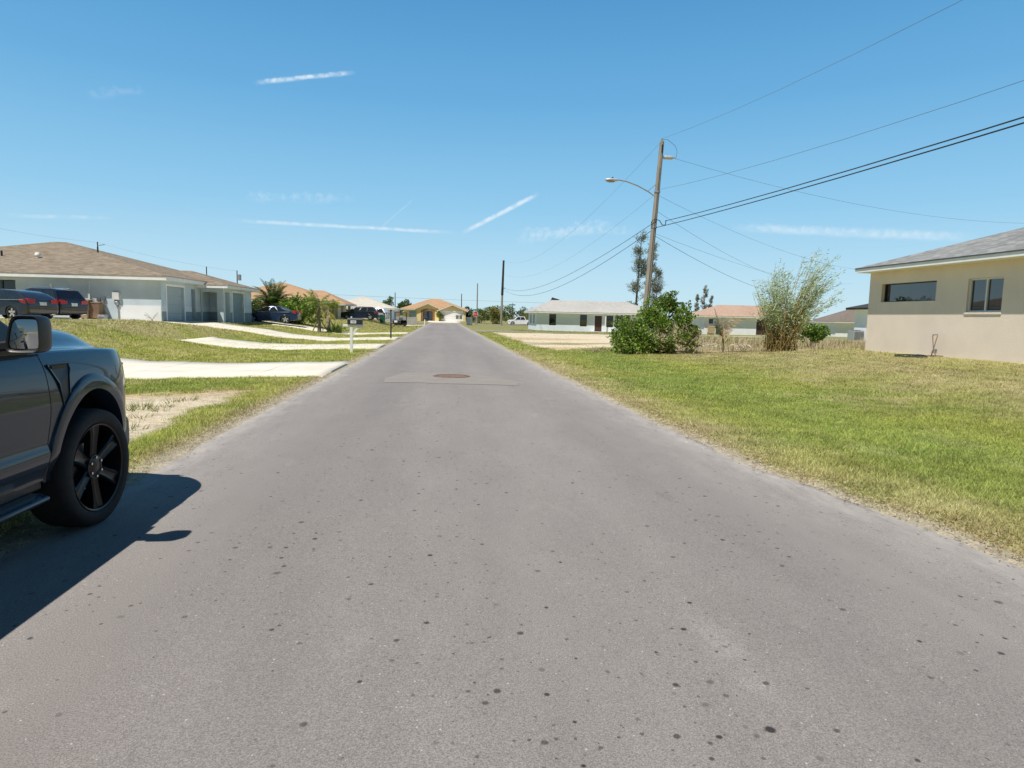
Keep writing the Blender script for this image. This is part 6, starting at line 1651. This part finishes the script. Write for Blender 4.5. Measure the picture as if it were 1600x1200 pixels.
def frond(packs, base, az, el, L, droop, nl, ll, lw, pal, hang=.5, mb=None, rr=.014):
    """one feather palm leaf: a curved midrib with leaflets on both sides"""
    d = np.array((math.cos(az)*math.cos(el), math.sin(az)*math.cos(el), math.sin(el))); pts = []; p = np.array(base, float); st = L/10
    for k in range(11):
        pts.append(p.copy()); p = p+d*st; d = d+np.array((0, 0, -droop*st*(.4+k*.16))); d = d/np.linalg.norm(d)
    pts = np.array(pts)
    if mb is not None: mb.tube([tuple(q) for q in pts], list(np.linspace(rr, rr*.25, 11)), 5)
    t = np.linspace(.14, 1, nl); ix = np.minimum(t*10, 9.999); i0 = ix.astype(int); f_ = (ix-i0)[:, None]
    Pn = pts[i0]*(1-f_)+pts[i0+1]*f_; T = unit(pts[i0+1]-pts[i0]); S = unit(np.cross(T, np.array((0, 0, 1.0)))+1e-6)
    prof = np.sin(np.pi*np.clip(t*.86+.12, 0, 1))**.6
    for s in (-1, 1):
        D = T*.55+S*s*.8-np.array((0, 0, hang))*RNG.uniform(.5, 1.4, (nl, 1))+RNG.normal(size=(nl, 3))*.07
        packs.append(leaves(Pn, D, ll*prof*RNG.uniform(.85, 1.1, nl), lw, pick(pal, nl, .2), N=np.cross(D, T)+RNG.normal(size=(nl, 3))*.2, fold=.12))
DGR = [(.075, .13, .04), (.11, .18, .05), (.055, .10, .032), (.18, .24, .075)]; YGR = [(.30, .36, .07), (.20, .29, .06), (.36, .37, .10), (.13, .21, .045)]; DRY = [(.46, .34, .19), (.55, .45, .30), (.33, .22, .11)]
# bushy date palm behind the sedan
px_, py_ = -15.2, 59.5; z0 = hz(px_, py_)
pm = thing('palm_tree', 'dark bushy date palm behind the blue sedan, beside the duplex', 'palm tree', (px_, py_, z0)); packs = []; mb = MB()
for k in range(70):
    el = rs.uniform(-.25, 1.35); packs_pal = DGR if el > .1 else [(.20, .20, .06), (.26, .22, .09), (.10, .13, .04)]
    frond(packs, (px_, py_, z0+1.35), rs.uniform(0, 6.28), el, rs.uniform(1.9, 2.75), .5, 38, .48, .042, packs_pal, .15, mb, .018)
mb.build('midribs', plain('palm_rib', (.22, .22, .08), .6), pm); leafobj('crown', packs, pm)
MB().tube([(px_, py_, z0-.1), (px_, py_, z0+1.2)], [.32, .26], 12).build('trunk', bark('palm_trunk', (.10, .08, .05), (.24, .19, .13), (8, 8, 8)), pm, smooth=60)
# hedge-like shrubs right of it
cl = [(rr_(-14.0, -11.5), rr_(58, 60.5), hz(-12.7, 59)+rr_(.35, 2.55)*(1-.28*abs(k % 7-3)/3), rr_(.35, .6)) for k in range(30)]
shrub('shrub', 'rounded bright green shrub between the date palm and the young palms', 'shrub', cl, 5200, .20, .12, [(.20, .32, .05), (.28, .40, .07), (.12, .21, .035), (.36, .44, .10)], stems=12)
cl = [(rr_(-17.6, -16.1), rr_(57.5, 59), hz(-16.6, 58)+rr_(.3, 1.5), rr_(.3, .5)) for k in range(12)]
shrub('shrub', 'dark green shrub filling the gap between duplex corner and date palm', 'shrub', cl, 1700, .18, .11, DGR, stems=8)
# two young palms tied to stakes
def young_palm(label, x, y, h, nf, L, pal, dead):
    z0 = hz(x, y); o = thing('palm_tree', label, 'palm tree', (x, y, z0)); packs = []; mb = MB()
    for k in range(nf): frond(packs, (x, y, z0+h), rs.uniform(0, 6.28), rs.uniform(.35, 1.35), L*rs.uniform(.8, 1.1), .95, 30, .42, .04, pal, .55, mb, .016)
    for k in range(dead): frond(packs, (x, y, z0+h-.05), rs.uniform(0, 6.28), rs.uniform(-.9, -.2), L*.8, .8, 24, .34, .04, [(.42, .40, .08), (.5, .46, .12), (.34, .27, .10)], .7, mb, .014)
    mb.build('midribs', plain('rib_green', (.30, .32, .10), .6), o); leafobj('crown', packs, o)
    MB().tube([(x, y, z0-.1), (x+.02, y, z0+h*.25), (x-.02, y, z0+h*.7), (x, y, z0+h)], [.16, .125, .10, .09], 10).build('trunk', TRUNKG, o, smooth=60)
    for a in (.5, 2.6, 4.7):
        MB().bar((x+.75*math.cos(a), y+.75*math.sin(a), z0-.05), (x+.1*math.cos(a), y+.1*math.sin(a), z0+1.0), .06).build('stake', bark('stake_wood', (.20, .15, .10), (.34, .27, .19)), o)
    return o
young_palm('young staked palm with grey trunk, nearest the road on the left lawn', -9.8, 52.0, 2.2, 13, 1.5, YGR, 3)
young_palm('smaller staked palm with yellowing fronds, just right of the grey-trunked palm', -9.45, 54.2, 1.9, 9, 1.25, [(.34, .38, .07), (.42, .41, .10), (.22, .30, .06)], 9)
# spiky low plant right of the palms
def spiky(label, x, y, n, L, pal, w=.07, nm='yucca', z=None):
    z0 = hz(x, y); o = thing(nm, label, 'plant', (x, y, z0)); k = n
    az = RNG.uniform(0, 6.28, k); el = RNG.uniform(.15, 1.4, k); D = np.stack([np.cos(az)*np.cos(el), np.sin(az)*np.cos(el), np.sin(el)], -1)
    Pn = np.array((x, y, z0+.05))+RNG.normal(size=(k, 3))*np.array((.25, .25, .05))
    leafobj('leaves', [leaves(Pn, D, L*RNG.uniform(.6, 1.15, k), w, pick(pal, k), fold=.2)], o)
    MB().tube([(x, y, z0-.05), (x, y, z0+.2)], [.09, .06], 8).build('stem', BRANCH, o)
spiky('spiky light green low plant at the right foot of the young palms', -8.7, 53.2, 130, .9, [(.22, .32, .06), (.30, .38, .09), (.14, .23, .05)])
spiky('low spiky plant by the wall of the white brown-roofed house', 57.4, 88.6, 50, .8, GRN, .09)
# dead little palm on the right lawn edge
dx_, dy_ = 12.45, 27.6; z0 = hz(dx_, dy_)
dp = thing('dead_palm', 'small dying palm with brown arching fronds right of the big shrub', 'palm tree', (dx_, dy_, z0)); packs = []; mb = MB()
MB().tube([(dx_, dy_, z0-.05), (dx_+.02, dy_, z0+.35), (dx_-.02, dy_, z0+.62)], [.05, .04, .036], 8).build('trunk', bark('dead_palm_trunk', (.14, .10, .07), (.27, .2, .14), (14, 14, 8)), dp, smooth=60)
for az, el, L, dr in ((2.9, 1.3, 1.45, .25), (.15, 1.15, 1.55, 1.1), (.5, 1.25, 1.25, 1.0), (3.3, 1.2, 1.1, .6), (1.6, 1.5, 1.0, .3)):
    frond(packs, (dx_, dy_, z0+.58), az, el, L, dr, 30, .30, .022, [(.40, .28, .14), (.50, .38, .22), (.24, .15, .07)], .55, mb, .020)
leafobj('fronds', packs, dp, LEAFDRY); mb.build('midribs', plain('dry_rib', (.45, .33, .17), .7), dp)
packs = []; mb = MB()
for az, x0, y0 in ((2.9, -.15, -.1), (.1, .25, -.2), (-.25, .3, 0), (3.4, -.2, .1)): frond(packs, (dx_+x0, dy_+y0, z0+.32), az, .30, 1.05, .85, 26, .34, .035, [(.62, .56, .45), (.52, .44, .33)], .6, mb, .014)
leafobj('fallen_fronds', packs, dp, LEAFDRY); mb.build('fallen_midribs', plain('pale_rib', (.6, .52, .4), .7), dp)
# sapling by the duplex
spx, spy = -15.7, 36.6; z0 = hz(spx, spy); sp_ = thing('sapling', 'tiny withered palm sapling on the lawn before the sunlit duplex wall', 'sapling', (spx, spy, z0)); packs = []; mb = MB()
for az, el in ((.2, 1.1), (1.2, .9), (2.9, 1.0), (4.2, .8)): frond(packs, (spx, spy, z0+.12), az, el, .55, 1.4, 14, .13, .015, [(.42, .40, .14), (.45, .36, .2)], .5, mb, .008)
MB().tube([(spx, spy, z0-.05), (spx, spy, z0+.15)], .025, 6).build('trunk', BRANCH, sp_); leafobj('fronds', packs, sp_, LEAFDRY); mb.build('midribs', plain('sap_rib', (.4, .34, .16), .7), sp_)

# casuarinas beyond the white ranch house
def casuarina(label, x, y, h, levels, pal, lean=0.0, n=2600, r=1.0, bare=.2):
    z0 = hz(x, y); o = thing('pine_tree', label, 'pine tree', (x, y, z0)); packs = []; mb = MB()
    mb.tube([(x, y, z0-.2), (x+lean*.4, y, z0+h*.5), (x+lean, y, z0+h)], [.16*h/10, .10*h/10, .03], 8)
    for k in range(levels):
        t = bare+(1-bare)*rs.random()**.9; a = rs.uniform(0, 6.28); L = r*rs.uniform(.5, 1.15)*(1.15-.75*t)
        b = np.array((x+lean*t, y, z0+h*t)); e = b+np.array((math.cos(a)*L, math.sin(a)*L*.8, L*rs.uniform(.4, 1.0)))
        mb.tube([tuple(b), tuple((b+e)/2+np.array((0, 0, .05))), tuple(e)], [.035, .025, .01], 5)
        m = int(n/levels); tt = RNG.uniform(.35, 1.15, m)[:, None]; Pn = b+(e-b)*tt+RNG.normal(size=(m, 3))*np.array((.14, .14, .18))*r*.75
        packs.append(leaves(Pn, RNG.normal(size=(m, 3))*.6+np.array((.15, 0, .5)), RNG.uniform(.25, .6, m)*max(.6, r*.8), .07, pick(pal, m), fold=.05))
    mb.build('trunk', bark('pine_bark', (.10, .085, .075), (.22, .19, .17)), o); leafobj('crown', packs, o); return o
CAS = [(.24, .25, .21), (.17, .19, .15), (.33, .33, .29), (.20, .24, .12)]
casuarina('tall sparse grey-green pine, left half of the pair behind the leaning pole', 30.2, 100, 14.6, 46, CAS, .6, 2500, 1.7, .30)
casuarina('pine with feathery top just right of the leaning pole', 32.3, 101, 13.6, 24, CAS, .9, 1700, 1.5, .5)
casuarina('shorter dense pine low to the right of the leaning pole', 33.0, 99, 9.2, 40, CAS, .5, 2300, 1.5, .25)
for lb, x, h, r in (('tallest narrow grey pine above the pink roof', 45.6, 7.9, .8), ('short narrow grey pine left of the tallest one over the pink roof', 44.1, 6.2, .6), ('short narrow grey pine right of the tallest one over the pink roof', 46.7, 6.0, .6)):
    casuarina(lb, x, 110, h, 26, [(.30, .30, .25), (.22, .23, .18), (.38, .37, .31)], .3, 1500, r, .2)
# broad trees far behind
def tree(label, x, y, h, w, n, L, pal, kind='broadleaf_tree', k=16, sq=.6, lo=.35):
    z0 = hz(x, y); o = thing(kind, label, 'tree', (x, y, z0)); packs = []; mb = MB()
    mb.tube([(x, y, z0-.2), (x, y, z0+h*.5)], [.03*h+.05, .02*h+.03], 8)
    for i in range(k):
        a = rs.uniform(0, 6.28); q = rs.random()**.6; c = np.array((x+math.cos(a)*q*w*.42, y+math.sin(a)*q*w*.42, z0+h*(lo+(1-lo)*rs.uniform(.1, .86)*(1-.35*q)))); r = w*rs.uniform(.10, .2)
        mb.tube([(x, y, z0+h*.3), tuple((np.array((x, y, z0+h*.4))+c)/2), tuple(c)], [.08, .05, .02], 5)
        m = int(n/k); P_, d = clump(c, r, m, .8); packs.append(leaves(P_, d+RNG.normal(size=(m, 3))*.8, L*RNG.uniform(.6, 1.3, m), L*.6, pick(pal, m)*rs.uniform(.75, 1.2)))
    mb.build('trunk', BRANCH, o); leafobj('crown', packs, o); return o
tree('low round dark tree showing over the white ranch house roof', 30.7, 108, 5.6, 4.6, 1300, .4, DGR)
tree('small green tree behind the pinkish roof, left of the yellow house', -11.2, 132, 4.7, 2.3, 700, .35, [(.16, .22, .07), (.10, .16, .05)])
tree('dark spreading tree directly left of the yellow house roof', -9.6, 160, 4.9, 3.6, 900, .5, DGR)
tree('dark tree just right of the yellow house garage', 5.2, 150, 4.3, 3.4, 1100, .4, [(.10, .14, .05), (.15, .17, .07), (.07, .10, .04)], lo=.05)
tree('small palm-like tree beside the yellow house entrance', -.9, 145.2, 2.3, 1.6, 500, .35, [(.20, .28, .06), (.28, .34, .08)], lo=.3)
# thicket along the far street
packs = []; TH = [(.14, .18, .05), (.19, .22, .07), (.09, .13, .04), (.25, .25, .10)]
for k in range(150):
    x = rs.uniform(6.5, 30); y = rs.uniform(141, 158); hh = float(np.interp(x, [6, 9, 13, 16, 20, 24, 30], [2.6, 3.6, 4.2, 4.8, 3.9, 3.2, 2.8]))*rs.uniform(.35, 1.0); r = rs.uniform(.5, 1.0); m = 66
    P_, d = clump((x, y, hz(x, y)+hh-r*.6), r, m, .9, .4); packs.append(leaves(P_, d+RNG.normal(size=(m, 3))*.8+np.array((0, 0, .3)), RNG.uniform(.25, .6, m), .2, pick(TH, m)*rs.uniform(.75, 1.25)))
V = np.concatenate([p[0] for p in packs]); C = np.concatenate([p[1] for p in packs])
tag(np_mesh('thicket', V, np.arange(len(V)).reshape(-1, 4), LEAF, C), kind='stuff')
shrub('shrub', 'tall yellow-green bush at the foot of the black and pale pole', 'shrub', [(rr_(10.2, 11.8), rr_(138, 139.5), hz(11, 138)+rr_(.4, 3.4), rr_(.4, .7)) for k in range(14)], 1500, .4, .2, [(.30, .30, .10), (.24, .26, .07), (.36, .32, .13)])
# far tree line on the horizon
packs = []
for k in range(420):
    a = rs.uniform(-1.05, 1.05); d = rs.uniform(240, 420); x, y = d*math.sin(a), d*math.cos(a)
    if abs(a) < .06 and rs.random() < .5: continue
    r = rs.uniform(1.6, 3.4); m = 60; P_, dd = clump((x, y, hz(x, y)+rs.uniform(.2, 1.8)), r, m, .75, .5); packs.append(leaves(P_, dd+RNG.normal(size=(m, 3))*.8, RNG.uniform(.8, 1.8, m), .8, pick([(.12, .16, .07), (.09, .12, .06), (.16, .18, .09)], m)))
V = np.concatenate([p[0] for p in packs]); C = np.concatenate([p[1] for p in packs])
tag(np_mesh('tree_line', V, np.arange(len(V)).reshape(-1, 4), LEAF, C), kind='stuff')
# house down the street behind the viewer (seen in the pickup's mirror)
mh_ = thing('house', 'beige house reflected in the mirror of the dark pickup truck', 'house', (-12, -30, .3))
mb = MB(); wins_ = [(4.0, 5.6, 1.2, 2.5), (8.5, 10.1, 1.2, 2.5)]
wall_cells(mb, (-4.5, -24), (-1, 0), (0, 1), 14, -.2, 3.0, wins_, .15); wall_cells(mb, (-4.5, -36), (0, 1), (1, 0), 12, -.2, 3.0, [], .15); mb.poly([(-18.5, -36, -.2), (-18.5, -24, -.2), (-18.5, -24, 3), (-18.5, -36, 3)]); mb.poly([(-4.5, -36, -.2), (-18.5, -36, -.2), (-18.5, -36, 3), (-4.5, -36, 3)])
mb.build('wall', BEIGE, mh_)
for q in wins_: window(mh_, (-4.5, -24), (-1, 0), (0, 1), q, WFRAME, GLASS, 1, 0, .1)
hip(mh_, -19.1, -3.9, -36.6, -23.4, 3.2, (-14, -30, 5.7), (-9, -30, 5.7), GREYSH)
# ------------------------------------------------------------------- groups
GROUPS = {'utility pole': 'utility poles along the streets', 'overhead wire': 'overhead wires strung between the poles', 'mailbox': 'mailboxes along the left road edge',
          'bin': 'wheeled bins beside the houses', 'house': 'houses along the street', 'shrub': 'garden shrubs', 'pine tree': 'pines beyond the far houses',
          'palm tree': 'palms on the lawns', 'tree': 'trees behind the far houses', 'car': 'cars parked by the houses', 'pickup truck': 'pickup trucks parked by the road', 'fence': 'board fences far down the left side', 'air conditioner': 'air conditioner units by the walls'}
for o in list(COL.objects):
    if o.parent is None and o.get('category') in GROUPS and not o.get('group'): o['group'] = GROUPS[o['category']]
